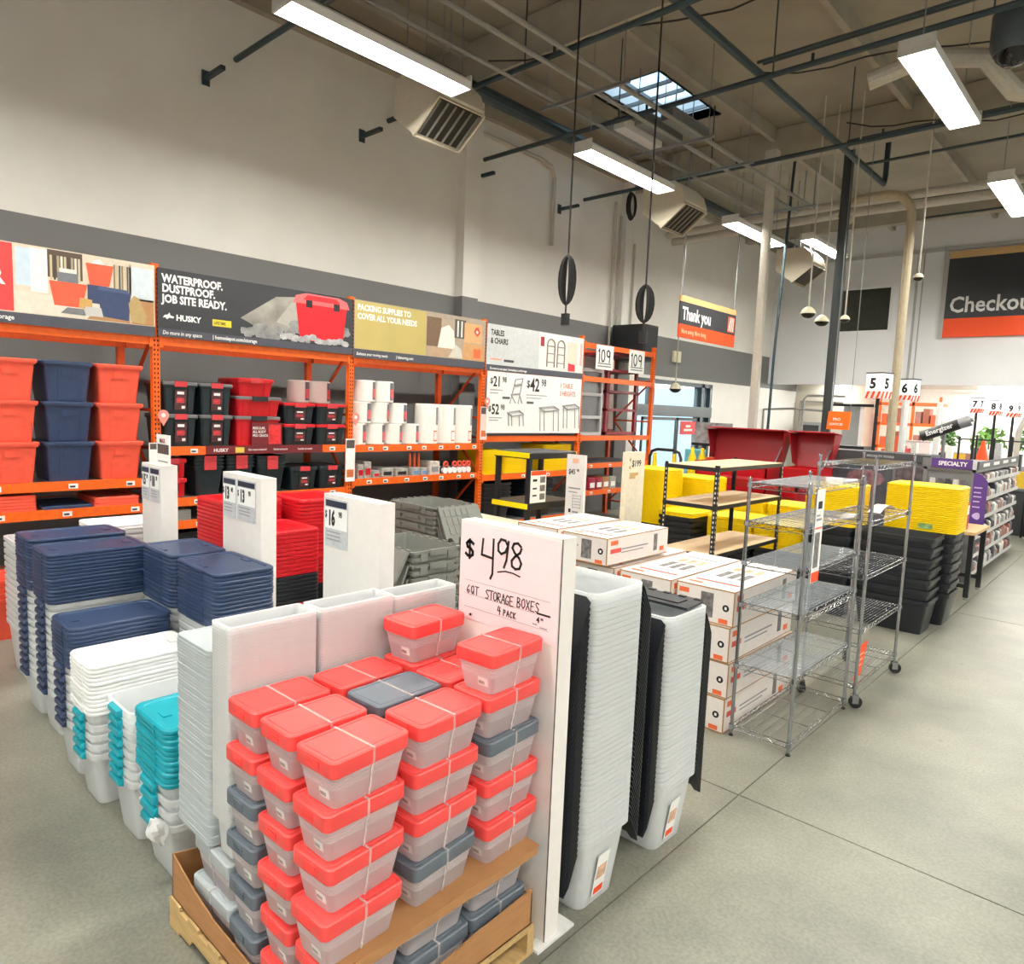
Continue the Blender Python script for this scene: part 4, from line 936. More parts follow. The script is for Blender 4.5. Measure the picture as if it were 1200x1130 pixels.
# ================================================================ LEFT ROW OF BINS
def handle_blk(s_, L, W, Hh, pitch):
    q = MB(); h = pitch*.86; y = s_*(W/2+.0005); y2 = s_*(W/2+.024)
    lo = [(-L*.2,y,Hh-h),(L*.2,y,Hh-h),(L*.2,y2,Hh-h*.8),(-L*.2,y2,Hh-h*.8)]; hi = [(-L*.2,y,Hh-.002),(L*.2,y,Hh-.002),(L*.18,y2,Hh-h*.25),(-L*.18,y2,Hh-h*.25)]
    if s_ < 0: lo = lo[::-1]; hi = hi[::-1]
    return q.hexa(lo, hi)
def lid_stack(lab, grp, M, x, y, z0, L, W, n, pitch, groove=True):
    m_ = MB(); m_.loft([rr(L/2-.004, W/2-.004, .05, 0), rr(L/2, W/2, .05, .006), rr(L/2, W/2, .05, pitch*.8), rr(L/2-.007, W/2-.007, .045, pitch*1.15), rr(L/2-.03, W/2-.03, .04, pitch*1.15), rr(L/2-.037, W/2-.037, .04, pitch*.8)])
    me = m_.mesh('bin_lid', M); gm = [MB().box(-L*.2, s_*(W/2+.0004), .003, L*.2, s_*(W/2+.004), pitch*.78).mesh('grip', M) for s_ in (-1, 1)]
    tm = [MB().box(-L*.08, s_*W*.4, pitch*.78, L*.08, s_*W*.33, pitch*1.05).mesh('latch_pad', M) for s_ in (-1, 1)]
    for k in range(n):
        o = put(me, 'bin_lid', None, (x+random.uniform(-.003,.003), y+random.uniform(-.003,.003), z0+pitch*1.16*k)); tag(o, lab, 'lid', grp)
        for g in gm: put(g, 'grip', o)
        if k == n-1:
            for g in tm: put(g, 'latch_pad', o)
def bin_stack(lab, grp, x, y, L, W, Hh, n, pitch, handleM, z0=0, M=None):
    nested(lab, 'clear_bin', M or CLEAR, (x, y, z0), L, W, Hh, n, pitch, tx=.045, ty=.05, grp=grp, rimh=.03, r=.05, handle=handle_blk if handleM else None, extra=handleM)
    return z0+Hh+pitch*(n-1)+.003
LW = [  # x centre, L, y0, W, H, n, pitch, handle, lid colour, lids, lid pitch, name
 (-3.36, .40, 1.21, .56, .30, 4, .062, TEAL, TEAL, 11, .0225, 'teal handled bins at the pallet end of the row'),
 (-3.77, .36, 1.2, .56, .34, 8, .052, TEAL, None, 0, 0, 'open bins with teal handles, second in the row'),
 (-4.26, .36, 1.17, .56, .31, 5, .055, TEAL, mat('white_bin_lid', (240,242,244), .45, var=.02), 12, .0205, 'white lidded bins with teal handles, third in the row'),
 (-4.68, .38, 1.19, .56, .34, 7, .055, NAVY, NAVY, 10, .0215, 'low navy lidded bins, fourth in the row'),
 (-5.32, .40, 1.25, .60, .32, 12, .053, NAVY, NAVY, 14, .0205, 'tall navy lidded bins, nearer of the twin stacks'),
 (-5.76, .40, 1.25, .60, .32, 12, .053, NAVY, NAVY, 15, .0205, 'tall navy lidded bins, farther of the twin stacks')]
for x, L_, y0, W_, Hh, n, p, hm, lm, nl, lp, nm in LW:
    zt = bin_stack('clear bin, one of the '+nm, 'bins: '+nm, x, y0+W_/2, L_, W_, Hh, n, p, hm)
    if nl: lid_stack('lid piled on the '+nm, 'lids: '+nm, lm, x, y0+W_/2, zt, L_+.01, W_+.02, nl, lp)
WHT = cloudy('milky_white_bin', (240,241,244), .97, .3)
bin_stack('big milky white bin nested in the tall stack at the far end of the row', 'big white bins, end of the row', -6.58, 1.62, .46, .56, .42, 14, .052, None, M=WHT)
bin_stack('big milky white bin nested in the stack behind the navy lids', 'big white bins behind', -6.75, 2.22, .46, .56, .42, 14, .052, None, M=WHT)
lid_stack('white lid on the bin stack behind the navy lids', 'white lids behind the navy lids', MATS['white_bin_lid'], -6.75, 2.22, .42+.052*13+.003, .47, .58, 2, .021)
# second row: navy lidded stacks before the white posts
for k, (x, y) in enumerate([(-4.25, 1.985), (-4.85, 1.98)]):
    nm = ['nearer', 'farther'][k]
    zt = bin_stack('clear bin nested in the second row, %s stack under navy lids' % nm, 'second row bins, %s' % nm, x, y, .58 if k == 0 else .5, .37, .34, 12, .051, None)
    lid_stack('navy lid on the second row, %s stack beside the white post' % nm, 'second row navy lids, %s' % nm, NAVY, x, y, zt, .59 if k == 0 else .51, .38, 14, .0215)
nested('coral tote nested on the floor at the left frame edge', 'storage_tote', CORALT, (-7.75, 1.38, 0), .5, .45, .38, 4, .06, grp='coral totes on the floor')
# plastic bag hanging on a teal bin
bag = MB(); rings = []
for k in range(7):
    z = -.16*k/6; rx = .008+.03*math.sin(PI*min(1, k/5.2)); 
    rings.append([(rx*.5*math.cos(a)+.01*math.sin(3*a+k), rx*1.3*math.sin(a)+.012*k*.4, z) for a in [2*PI*q/10 for q in range(10)]])
bag.loft(rings)
o = bag.build('plastic_bag', mat('bag_white', (244,246,248), .3), None, (-3.17, 1.145, .38)); o.rotation_euler = (.12, .1, 0); tag(o, 'crumpled white plastic bag hanging from the teal handled bins', 'bag')

# ---------------------------------------------------------------- white price posts
def post(lab, x0, x1, y0, y1, zt, cards, base=True):
    t = thing('price_sign', lab, 'sign', ((x0+x1)/2, (y0+y1)/2, 0))
    wb_(MB().loft([rr((x1-x0)/2, (y1-y0)/2, .006, z, 2, (x0+x1)/2, (y0+y1)/2) for z in (.012, zt)]), 'panel', WB, t)
    wb_(MB().box(x0-.01, y0-.012, 0, x1+.01, y1+.05, .012), 'base_plate', MATS['base_plate_white'], t)
    for (u, v, w_, h_, txt, sm) in cards:
        s = MB(); plate(s, (x0, y0, zt), X3, Z3, u, v-h_, u+w_, v, 0, .004); c = wb_(s, 'price_card', PRICEGREY, t)
        s = MB(); plate(s, (x0, y0-.004, zt), X3, Z3, u+.01, v-.045, u+w_-.01, v-.01, 0, .001); wb_(s, 'card_header', mat('header_navy', (40,44,66), .6), t)
        s = MB(); plate(s, (x0, y0-.004, zt), X3, Z3, u+.005, v-h_*.62, u+w_-.005, v-.05, 0, .0008); wb_(s, 'card_face', PAPER, t)
        wtext(txt, INK, t, (x0+u+w_*.16, y0-.0056, zt+v-h_*.54), X3, Z3, h_*.42, bold=.035, xs=.58); wtext('$', INK, t, (x0+u+w_*.02, y0-.0056, zt+v-h_*.40), X3, Z3, h_*.2, bold=.015, xs=.7)
        wtext(sm, INK, t, (x0+u+w_*.62, y0-.0056, zt+v-h_*.36), X3, Z3, h_*.17, bold=.015, xs=.7)
        s = MB()
        for q in range(3): plate(s, (x0, y0-.004, zt), X3, Z3, u+.02, v-h_*(.7+.08*q), u+w_*.7, v-h_*(.675+.08*q), 0, .001)
        wb_(s, 'fine_print', GREYINK, t)
    return t
post('white post with a $16.98 card in the middle of the bins', -3.42, -2.9, 2.165, 2.265, 1.77, [(.02,-.02,.22,.27,'16','98')])
post('white post with two $13 cards beside the red totes', -4.74, -4.2, 2.20, 2.31, 1.77, [(.015,-.03,.19,.27,'13','48'),(.225,-.03,.25,.27,'13','98')])
t = post('leftmost white post with two cards and a photo card on top', -5.6, -5.24, 1.98, 2.1, 1.77, [(.01,-.02,.15,.25,'15','78'),(.175,-.02,.17,.25,'18','78')])
s = MB().box(-5.44, 2.03, 1.77, -5.2, 2.036, 1.99); wb_(s, 'top_card', PAPER, t)
s = MB(); plate(s, (-5.44, 2.03, 1.77), X3, Z3, .02, .08, .22, .15, 0, .001); wb_(s, 'photo', mat('card_photo', (86,78,76), .5, var=.4, scale=40), t)
wtext('MAX', mat('print_maroon', (140,30,40), .6), t, (-5.38, 2.0285, 1.77+.16), X3, Z3, .045, bold=.02)
s = MB(); plate(s, (-5.44, 2.03, 1.77), X3, Z3, .03, .02, .2, .03, 0, .001); wb_(s, 'fine_print', GREYINK, t)
# ---------------------------------------------------------------- red lidded totes behind the posts
def red_pile(x, y, L_, W_, secs, nm):
    """secs: list of (kind, count) from the floor up"""
    z = 0
    bm = MB(); tub(bm, L_, W_, .36, .06, .06, rimh=.045, r=.05, pitch=.07); bme = bm.mesh('storage_tote', BLACKP)
    lm = MB(); lm.loft([rr(L_/2, W_/2, .05, 0), rr(L_/2, W_/2, .05, .02), rr(L_/2-.01, W_/2-.01, .05, .03), rr(L_/2-.05, W_/2-.05, .04, .03), rr(L_/2-.06, W_/2-.06, .04, .024)])
    lme = lm.mesh('tote_lid', RED); kme = lm.mesh('tote_lid', BLACKP)
    rb = MB()
    for k in range(7):
        v = -L_/2+.09+(L_-.18)*k/6
        rb.beam((v-.05, -W_/2+.075, .028), (v+.05, W_/2-.075, .028), .012, .008)
    rbm = rb.mesh('lid_ribs', RED)
    nb = MB()
    for q in range(4):
        yy = -W_/2+.1+(W_-.2)*q/3
        nb.box(L_/2-.004, yy-.02, .002, L_/2+.004, yy+.02, .018)
    nbm = nb.mesh('rim_ribs', RED)
    for kind, n in secs:
        for k in range(n):
            if kind == 'b':
                o = put(bme, 'storage_tote', None, (x, y, z)); tag(o, 'black tote nested in the %s' % nm, 'tote', 'black totes of the %s' % nm); z += .36 if k == n-1 else .07
            elif kind == 'k':
                o = put(kme, 'tote_lid', None, (x, y, z)); tag(o, 'black tote lid between red lids in the %s' % nm, 'lid', 'black lids of the %s' % nm); z += .034 if k == n-1 else .0335
            else:
                o = put(lme, 'tote_lid', None, (x, y, z)); tag(o, 'red tote lid stacked in the %s' % nm, 'lid', 'red lids of the %s' % nm)
                a = put(nbm, 'rim_ribs', o); a['kind'] = 'stuff'
                if k == n-1: a = put(rbm, 'lid_ribs', o); a['kind'] = 'stuff'; z += .034
                else: z += .0335
red_pile(-5.32, 2.9, .56, .54, [('b',4),('r',2),('k',7),('r',11)], 'nearer red pile')
red_pile(-5.92, 2.9, .56, .54, [('b',5),('r',23)], 'left red pile')
red_pile(-5.75, 3.5, .56, .54, [('b',5),('r',23)], 'farther red pile')
# ---------------------------------------------------------------- olive grey flip-lid totes
def alc(x, y, z, L_, W_, lab, grp, rotz=0, flaps=(), top=True):
    t = thing('flip_lid_tote', lab, 'tote', (x, y, z), rotz, grp)
    Hh = .32; a, b = L_/2, W_/2; bm = MB()
    bm.loft([rr(a-.06,b-.06,.04,0), rr(a-.022,b-.022,.035,Hh-.085), rr(a-.006,b-.006,.03,Hh-.08), rr(a-.006,b-.006,.03,Hh-.05), rr(a-.02,b-.02,.03,Hh-.045), rr(a-.02,b-.02,.03,Hh-.02), rr(a,b,.025,Hh-.018), rr(a,b,.025,Hh), rr(a-.02,b-.02,.025,Hh), rr(a-.07,b-.07,.04,.02)])
    bm.build('body', GREYALC, t)
    nt_ = MB()
    for s_ in (-1, 1):      # hinge knuckles on the long rims, buttresses on the short ends
        for q in range(6):
            xx = -a+.07+(L_-.14)*q/5; nt_.box(xx-.03, s_*(b-.010)-.009, Hh, xx+.025, s_*(b-.010)+.009, Hh+.014)
        for yy in (-b*.55, b*.55):
            nt_.box(s_*a-.02 if s_ > 0 else -a-.004, yy-.035, Hh-.08, s_*a+.004 if s_ > 0 else -a+.02, yy+.035, Hh-.018)
        nt_.box(s_*a-.018 if s_ > 0 else -a-.012, -b*.35, Hh-.045, s_*a+.012 if s_ > 0 else -a+.018, b*.35, Hh+.006)
    k = nt_.build('rim_knuckles', GREYALC, t); k['kind'] = 'stuff'
    for s_, th in flaps:
        f = MB(); w = W_*.52; c, sn = math.cos(th), math.sin(th)
        def pt(xx, d, tt): return (xx, s_*(b+.012+d*sn+tt*c), Hh-d*c+tt*sn)
        nf = 4; o_ = [(-a+.03,0),(a-.03,0),(a-.01,w-.03)]
        for q in range(nf):
            xa = a-.02-(L_-.04)*q/nf; xb = a-.02-(L_-.04)*(q+.5)/nf; xc = a-.02-(L_-.04)*(q+1)/nf
            o_ += [(xa,w),(xb+.02,w),(xb-.01,w-.06),(xc+.02,w-.06)]
        o_ += [(-a+.01,w-.03)]
        A = [pt(p,d,0) for p,d in o_]; B = [pt(p,d,.014) for p,d in o_]
        f.loft([A,B] if s_ > 0 else [B,A]); fo = f.build('lid_flap', GREYALC, t)
        g = MB()
        for q in range(6):
            x0 = -a+.09+(L_-.24)*q/5
            for r_ in range(3):
                d0 = .03+r_*(w-.11)/3; d1 = d0+(w-.11)/3-.018
                if q < 5: g.hexa([pt(x0,d0,.014),pt(x0+(L_-.24)/5-.018,d0,.014),pt(x0+(L_-.24)/5-.018,d1,.014),pt(x0,d1,.014)],[pt(x0,d0,.022),pt(x0+(L_-.24)/5-.018,d0,.022),pt(x0+(L_-.24)/5-.018,d1,.022),pt(x0,d1,.022)])
        gg = g.build('flap_ribs', GREYALC, fo); gg['kind'] = 'stuff'
    return t
def alc_stack(x, y, L_, W_, n, nm, rotz, topflaps, lowflaps, pitch=.105):
    proto = None
    for k in range(n):
        z = pitch*k
        if k == n-1: alc(x, y, z, L_, W_, 'topmost olive grey flip-lid tote of the %s stack, flaps open' % nm, None, rotz, topflaps)
        elif proto is None: proto = alc(x, y, z, L_, W_, 'olive grey flip-lid tote nested in the %s stack' % nm, 'olive grey totes of the %s stack' % nm, rotz, lowflaps)
        else: dup(proto, (x, y, z), rotz)
alc_stack(-4.45, 3.62, .72, .50, 9, 'nearer', 0, [(-1, .55)], [(-1, .45)])
alc_stack(-6.15, 5.35, .66, .80, 9, 'farther', PI/2, [(-1, .5)], [(-1, .42)])
# ================================================================ SHELF CARTONS
CART = mat('carton_white', (238,230,226), .6, var=.03)
KRAFT = mat('kraft_edge', (176,132,88), .75)
BLUEP = mat('print_blue', (60,104,190), .6); ORP = mat('print_orange', (240,110,60), .6); REDP = mat('print_red', (222,84,74), .6)
PICT = mat('print_shelf_photo', (120,116,118), .6, var=.5, scale=30); FOOD = mat('print_photo_tan', (214,176,140), .6, var=.35, scale=14)
def carton(W_, L_, h):
    """long shelf carton; end face towards -Y carries the picture and round mark"""
    t = thing('shelf_carton', 'x', 'carton')
    a, b = W_/2, L_/2
    MB().box(-a, -b, 0, a, b, h).build('box', CART, t)
    e = MB(); 
    for sx in (-1, 1): e.box(sx*a-.004, -b-.0015, .0, sx*a+.004, -b+.004, h)
    e.box(-a, -b-.0015, h-.008, a, -b+.003, h+.001); e.box(-a, -b-.0015, 0, a, -b+.003, .008); e.box(a-.003, -b, h-.006, a+.0012, b, h+.001); e.box(a-.003, -b, 0, a+.0012, b, .006)
    e.build('kraft_edge', KRAFT, t)
    def pr(face, x0, z0, x1, z1, M, nm='print', d=.0005):
        s = MB()
        if face == 'e': plate(s, (0, -b, 0), X3, Z3, x0, z0, x1, z1, d, d+.0012)
        elif face == 's': plate(s, (a, 0, 0), Y3, Z3, x0, z0, x1, z1, d, d+.0012)
        else: plate(s, (0, 0, h), X3, Y3, x0, z0, x1, z1, d, d+.0012)
        return s.build(nm, M, t)
    pr('e', -.03, h*.15, .07, h*.85, PICT, 'picture'); pr('e', -a+.02, h*.72, -a+.1, h*.86, ORP); pr('e', -a+.02, h*.34, -a+.09, h*.46, BLUEP); pr('e', a-.11, h*.05, a-.04, h*.18, ORP); pr('e', -a+.02, h*.55, -.06, h*.6, GREYINK)
    m_ = MB(); pts = [(a-.06+.026*math.cos(q), h*.5+.026*math.sin(q)) for q in [2*PI*j/12 for j in range(12)]]; poly(m_, (0,-b,0), X3, Z3, pts, .0018); m_.build('round_mark', INK, t)
    pr('e', a-.068, h*.5-.01, a-.052, h*.5+.01, PAPER, 'mark_eye', .002)
    pr('s', -b+.05, h*.72, -b+.15, h*.88, ORP); pr('s', -b+.05, h*.42, -b+.2, h*.58, REDP); pr('s', -b*.55, h*.5, b*.3, h*.55, GREYINK); pr('s', -b*.55, h*.38, b*.15, h*.42, GREYINK); pr('s', b*.5, h*.2, b*.62, h*.85, PICT, 'picture'); pr('s', b*.72, h*.15, b*.86, h*.32, ORP)
    pr('t', -a*.75, -b*.7, a*.75, -b*.64, REDP)
    for q in range(3): pr('t', -a*.5+q*a*.38, -b*.35, -a*.26+q*a*.38, b*.05, PICT, 'picture'); pr('t', -a*.5+q*a*.38, b*.15, -a*.26+q*a*.38, b*.4, FOOD, 'picture')
    pr('t', -a*.6, b*.55, a*.6, b*.6, GREYINK); pr('t', -a*.8, -b*.88, -a*.3, -b*.8, ORP)
    return t
ca = carton(.455, 1.16, .258); first_c = True
for (x, nm, n, dy) in ((-2.355, 'aisle-side stack of long cartons', 4, 0), (-2.84, 'second stack of long cartons', 4, -.03)):
    for k in range(n):
        loc = (x+random.uniform(-.008,.008), 5.26+dy+random.uniform(-.012,.012), .002+.2625*k); r_ = random.uniform(-.008,.008)
        lab = 'long white shelf carton, %s of the %s' % (['bottom','second','third','top'][k], nm)
        if first_c: ca.location = loc; ca['label'] = lab; ca['group'] = 'long shelf cartons'; first_c = False
        else: dup(ca, loc, r_, lab)
cb = carton(.44, .92, .22); cb.location = (-3.34, 4.98, 1.075); cb['label'] = 'white carton with blue mark standing above the long cartons'
lower = MB()
for k in range(4):
    dup(ca, (-3.34, 5.2, .002+.2625*k), 0, 'long white shelf carton under the carton with the blue mark, %s' % ['bottom','second','third','top'][k], 'long shelf cartons')
cc = dup(cb, (-3.86, 5.0, 1.075), 0, 'white carton behind the sign post, left of the one with the blue mark')
for k in range(4): dup(ca, (-3.86, 5.2, .002+.2625*k), 0, 'long white shelf carton of the innermost stack, %s' % ['bottom','second','third','top'][k], 'long shelf cartons')
# ================================================================ CHROME WIRE SHELVING
LINER = mat('clear_shelf_liner', (176,186,194), .15, var=.02, alpha=.34)
def wire_unit(lab, x0, x1, y0, y1, levels, top, liners, casters):
    t = thing('wire_shelf', lab, 'shelf', ((x0+x1)/2, (y0+y1)/2, 0)); cx, cy = t.location[0], t.location[1]
    a, b = (x1-x0)/2-.016, (y1-y0)/2-.016
    pm = MB(); zb = .13 if casters else .02
    pm.tube([(0,0,zb),(0,0,top)], .0127, 10); pm.lathe([(0,0),(.014,0),(.014,.012),(.006,.02)], (0,0,top-.002), 10)
    z = zb+.03
    while z < top: pm.tube([(0,0,z),(0,0,z+.002)], .0134, 8); z += .0254*2
    pme = pm.mesh('post', CHROME)
    cm = MB().lathe([(.0128,0),(.021,.0),(.019,.03),(.0128,.03)], n=10).mesh('collar', CHROME)
    ft = MB().lathe([(0,0),(.017,0),(.017,.008),(.008,.012),(.008,.025),(0,.025)], n=10).mesh('foot', BLACKR)
    for sx in (-1, 1):
        for sy in (-1, 1):
            p = put(pme, 'post', t, (sx*a, sy*b, 0))
            for z in levels: put(cm, 'collar', p, (0, 0, z-.028))
            if not casters: put(ft, 'foot', p, (0,0,0))
            else:
                c = MB(); c.lathe([(0,.1),(.03,.1),(.03,.108),(.013,.11),(.013,.135),(0,.135)], n=12)
                for s_ in (-1,1): c.box(-.02, s_*.02-.002, .04, .03, s_*.02+.002, .104)
                co_ = c.build('caster', CHROME, t, (sx*a, sy*b, 0), random.uniform(-1,1))
                MB().tube([(0,-.016,.05),(0,.016,.05)], [.05,.05], 16).build('wheel', BLACKR, co_, (.012,0,0))
    # one wire deck, shared by all tiers
    d = MB(); aa, bb = a-.012, b-.012
    for z in (0, -.034):
        for s_ in (-1, 1):
            d.tube([(-aa, s_*b, z), (aa, s_*b, z)], .0035, 6); d.tube([(s_*a, -bb, z), (s_*a, bb, z)], .0035, 6)
    for s_ in (-1, 1):         # zigzag truss between the rails
        n = max(6, int(2*bb/.045)); d.tube([(s_*a, -bb+2*bb*k/n, -.001 if k % 2 else -.033) for k in range(n+1)], .0022, 5)
        n = max(6, int(2*aa/.045)); d.tube([(-aa+2*aa*k/n, s_*b, -.001 if k % 2 else -.033) for k in range(n+1)], .0022, 5)
    dr = d.mesh('shelf_rails', CHROME)
    g = MB(); n = int(2*a/.026)
    for k in range(1, n): g.tube([(-a+2*a*k/n, -b, .003), (-a+2*a*k/n, b, .003)], .0016, 4)
    for yy in (-b*.5, 0, b*.5): g.tube([(-a, yy, -.001), (a, yy, -.001)], .0028, 5)
    gm_ = g.mesh('deck_wires', CHROME)
    g = MB()
    for k in range(1, 6): g.tube([(-a+2*a*k/6, -b, .003), (-a+2*a*k/6, b, .003)], .002, 5)
    for yy in (-b*.33, b*.33): g.tube([(-a, yy, -.001), (a, yy, -.001)], .0028, 5)
    gsp = g.mesh('deck_wires', CHROME)
    for k, z in enumerate(levels):
        s = put(dr, 'shelf_rails', t, (0,0,z)); w_ = put(gm_ if not (liners and k == 0) else gsp, 'deck_wires', s); w_['kind'] = 'stuff'
        if liners and k in liners:
            MB().box(-a+.004, -b+.004, .006, a-.004, b-.004, .008).build('shelf_liner', LINER, s)
    return t
ws1 = wire_unit('nearer chrome wire shelf with clear liners and a tall price strip', -2.10, -1.655, 4.69, 5.85, (.085,.54,.985,1.285,1.565,1.835), 1.86, (1,2,3,4,5), False)
ws2 = wire_unit('farther chrome wire shelf on black casters with an orange tag', -2.06, -1.605, 5.90, 7.06, (.19,.64,1.08,1.51,1.95), 2.0, (), True)
t = thing('price_strip', 'tall white price strip with an orange foot hanging at the near wire shelf corner', 'sign', (-1.63, 5.0, 1.2))
wb_(MB().box(-1.642, 4.76, 1.20, -1.64, 4.90, 1.83), 'strip', PAPER, t)
def pls(M, y0, z0, y1, z1, nm='print'):
    s = MB(); plate(s, (-1.64, 0, 0), Y3, Z3, y0, z0, y1, z1, 0, .0012); wb_(s, nm, M, t)
pls(SIGNOR, 4.762, 1.202, 4.898, 1.27); pls(ORP, 4.765, 1.565, 4.895, 1.575); pls(PICT, 4.775, 1.3, 4.86, 1.54, 'picture'); pls(INK, 4.79, 1.70, 4.86, 1.75); pls(GREYINK, 4.775, 1.62, 4.87, 1.635); pls(GREYINK, 4.775, 1.65, 4.84, 1.66)
t = thing('shelf_tag', 'orange tag leaning on the lowest tier of the farther wire shelf', 'tag', (-1.63, 6.2, .2))
wb_(MB().add([(-1.66,5.98,.2),(-1.66,6.16,.2),(-1.63,6.18,.5),(-1.63,6.0,.5),(-1.658,5.98,.2),(-1.658,6.16,.2),(-1.628,6.18,.5),(-1.628,6.0,.5)], [(0,3,2,1),(4,5,6,7),(0,1,5,4),(1,2,6,5),(2,3,7,6),(3,0,4,7)]), 'card', SIGNOR, t)
for q in range(3): 
    z = .3+.05*q; x = -1.658+.03*(z-.2)/.3+.0005
    wb_(MB().box(x, 6.02, z, x+.001, 6.13, z+.015), 'print_line', mat('print_pale_orange', (252,190,150), .6), t)
t = thing('curled_card', 'curled white and peach card lying on a tier of the farther wire shelf', 'card', (-1.8, 6.9, 1.52))
cm_ = MB(); 
for k in range(8):
    f = lambda q: (-1.7+.0*q, 6.45+.06*q, 1.525+.05*math.sin(PI*q/8))
    p0, p1 = f(k), f(k+1); cm_.add([(p0[0]-.1,p0[1],p0[2]),(p0[0],p0[1],p0[2]),(p1[0],p1[1],p1[2]),(p1[0]-.1,p1[1],p1[2])], [(0,1,2,3)])
wb_(cm_, 'card', mat('peach_card', (250,226,210), .6), t)
# ================================================================ BOLTLESS SHELVING WITH WOOD DECKS
t = thing('boltless_shelf', 'black slotted steel shelving with particle board decks behind the cartons', 'shelf', (-3.55, 7.4, 0))
bx0, bx1, by0, by1 = -3.86, -3.25, 6.58, 8.22
for x, sx in ((bx0, 1), (bx1, -1)):
    for y, sy in ((by0, 1), (by1, -1)):
        p = wb_(MB().box(x, y, 0, x+sx*.038, y+sy*.003, 1.79).box(x, y, 0, x+sx*.003, y+sy*.038, 1.79), 'angle_post', BLACKM, t)
        hs = MB(); z = .1
        while z < 1.75:
            hs.box(x+sx*.012, y-sy*.0012, z, x+sx*.026, y-sy*.0002, z+.022); hs.box(x-sx*.0012, y+sy*.012, z, x-sx*.0002, y+sy*.026, z+.022); z += .05
        ho = hs.build('slots', mat('slot_light', (206,196,184), .7), p); ho['kind'] = 'stuff'
for z in (.15, .875, 1.38, 1.77):
    for y in (by0-.003, by1-.001): wb_(MB().box(bx0, y, z-.045, bx1, y+.004, z-.004), 'end_beam', BLACKM, t)
    for x in (bx0-.003, bx1-.001): wb_(MB().box(x, by0, z-.045, x+.004, by1, z-.004), 'side_beam', BLACKM, t)
    wb_(MB().box(bx0+.004, by0+.006, z-.014, bx1-.004, by1-.006, z), 'deck', PLY, t)
# ================================================================ BLACK UTILITY SHELF WITH YELLOW FRONTS
t = thing('utility_shelf', 'black plastic utility shelf with yellow end fascias behind the flip-lid totes', 'shelf', (-6.14, 7.1, 0))
ux0, ux1, uy0, uy1 = -6.46, -5.82, 6.64, 7.6
for x in (ux0+.05, ux1-.05):
    for y in (uy0+.05, uy1-.05): wb_(MB().loft([rr(.032, .032, .012, z, 2, x, y) for z in (0, 1.66)]), 'leg', BLACKP, t)
for z in (.45, 1.08, 1.73):
    wb_(MB().loft([rr((ux1-ux0)/2, (uy1-uy0)/2, .03, zz, 2, (ux0+ux1)/2, (uy0+uy1)/2) for zz in (z-.085, z-.01)]+[rr((ux1-ux0)/2-.01, (uy1-uy0)/2-.01, .03, z, 2, (ux0+ux1)/2, (uy0+uy1)/2)]), 'tier', BLACKP, t)
    for y in (uy0-.012, uy1): wb_(MB().box(ux0+.01, y, z-.07, ux1-.01, y+.012, z-.005), 'yellow_fascia', YELLOW, t)
t = thing('shelf_placard', 'white product placard with an orange band standing on the black utility shelf', 'sign', (-5.84, 6.8, 1.08))
wb_(MB().box(-5.83, 6.68, 1.085, -5.824, 6.98, 1.5), 'board', PAPER, t)
for z0, z1, y0, y1, M_ in ((1.44,1.495,6.685,6.975,SIGNOR),(1.36,1.39,6.72,6.8,INK),(1.26,1.28,6.72,6.8,INK),(1.17,1.19,6.72,6.8,INK),(1.34,1.42,6.86,6.96,PICT),(1.23,1.31,6.86,6.96,PICT),(1.12,1.2,6.86,6.96,PICT)):
    s = MB(); plate(s, (-5.824, 0, 0), Y3, Z3, y0, z0, y1, z1, 0, .0012); wb_(s, 'print', M_, t)
t = thing('flat_carton', 'low cream carton stack under the black utility shelf', 'carton', (-5.6, 6.2, 0))
for k in range(7): wb_(MB().box(-6.7, 5.95, .002+.125*k, -5.0, 6.55, .002+.125*k+.12), 'layer', mat('cream_carton', (236,226,204), .6, var=.05), t)
t = thing('price_sign', 'narrow white sign post with table pictures behind the cartons', 'sign', (-4.62, 6.05, 0))
wb_(MB().box(-4.74, 6.02, .01, -4.5, 6.06, 1.81), 'panel', WB, t); wb_(MB().box(-4.8, 5.95, 0, -4.44, 6.13, .01), 'base_plate', MATS['base_plate_white'], t)
for z0, z1, x0, x1, M_ in ((1.72,1.77,.08,.16,mat('print_peach',(244,190,160),.6)),(1.44,1.455,.04,.2,GREYINK),(1.4,1.41,.04,.16,GREYINK),(1.18,1.22,.05,.08,INK),(1.18,1.2,.1,.18,GREYINK),(.98,1.0,.05,.2,GREYINK)):
    s = MB(); plate(s, (-4.74, 6.02, 0), X3, Z3, x0, z0, x1, z1, 0, .0012); wb_(s, 'print', M_, t)
wtext('$45', INK, t, (-4.71, 6.018, 1.60), X3, Z3, .075, bold=.012, xs=.8); wtext('98', INK, t, (-4.60, 6.018, 1.63), X3, Z3, .04, bold=.012, xs=.8); wtext('$59', INK, t, (-4.73, 6.018, 1.04), X3, Z3, .065, bold=.012, xs=.8)
s = MB()
for q in range(5):
    z = 1.24+.032*q; s.tube([(-4.64, 6.018, z), (-4.53, 6.018, z+.004)], .003, 5)
for x in (-4.64, -4.53): s.tube([(x, 6.018, 1.23), (x, 6.018, 1.38)], .003, 5)
wb_(s, 'shelf_drawing', GREYINK, t)['kind'] = 'stuff'
t = thing('price_sign', 'cream sign post reading $199 beside the tall yellow lid pile', 'sign', (-5.08, 7.95, 0))
wb_(MB().box(-5.16, 7.72, .01, -5.08, 8.13, 1.77), 'panel', mat('cream_board', (244,234,216), .5), t); wb_(MB().box(-5.24, 7.66, 0, -5.0, 8.19, .01), 'base_plate', MATS['base_plate_white'], t)
wtext('$199', INK, t, (-5.0785, 7.82, 1.58), Y3, Z3, .12, bold=.012, xs=.9)
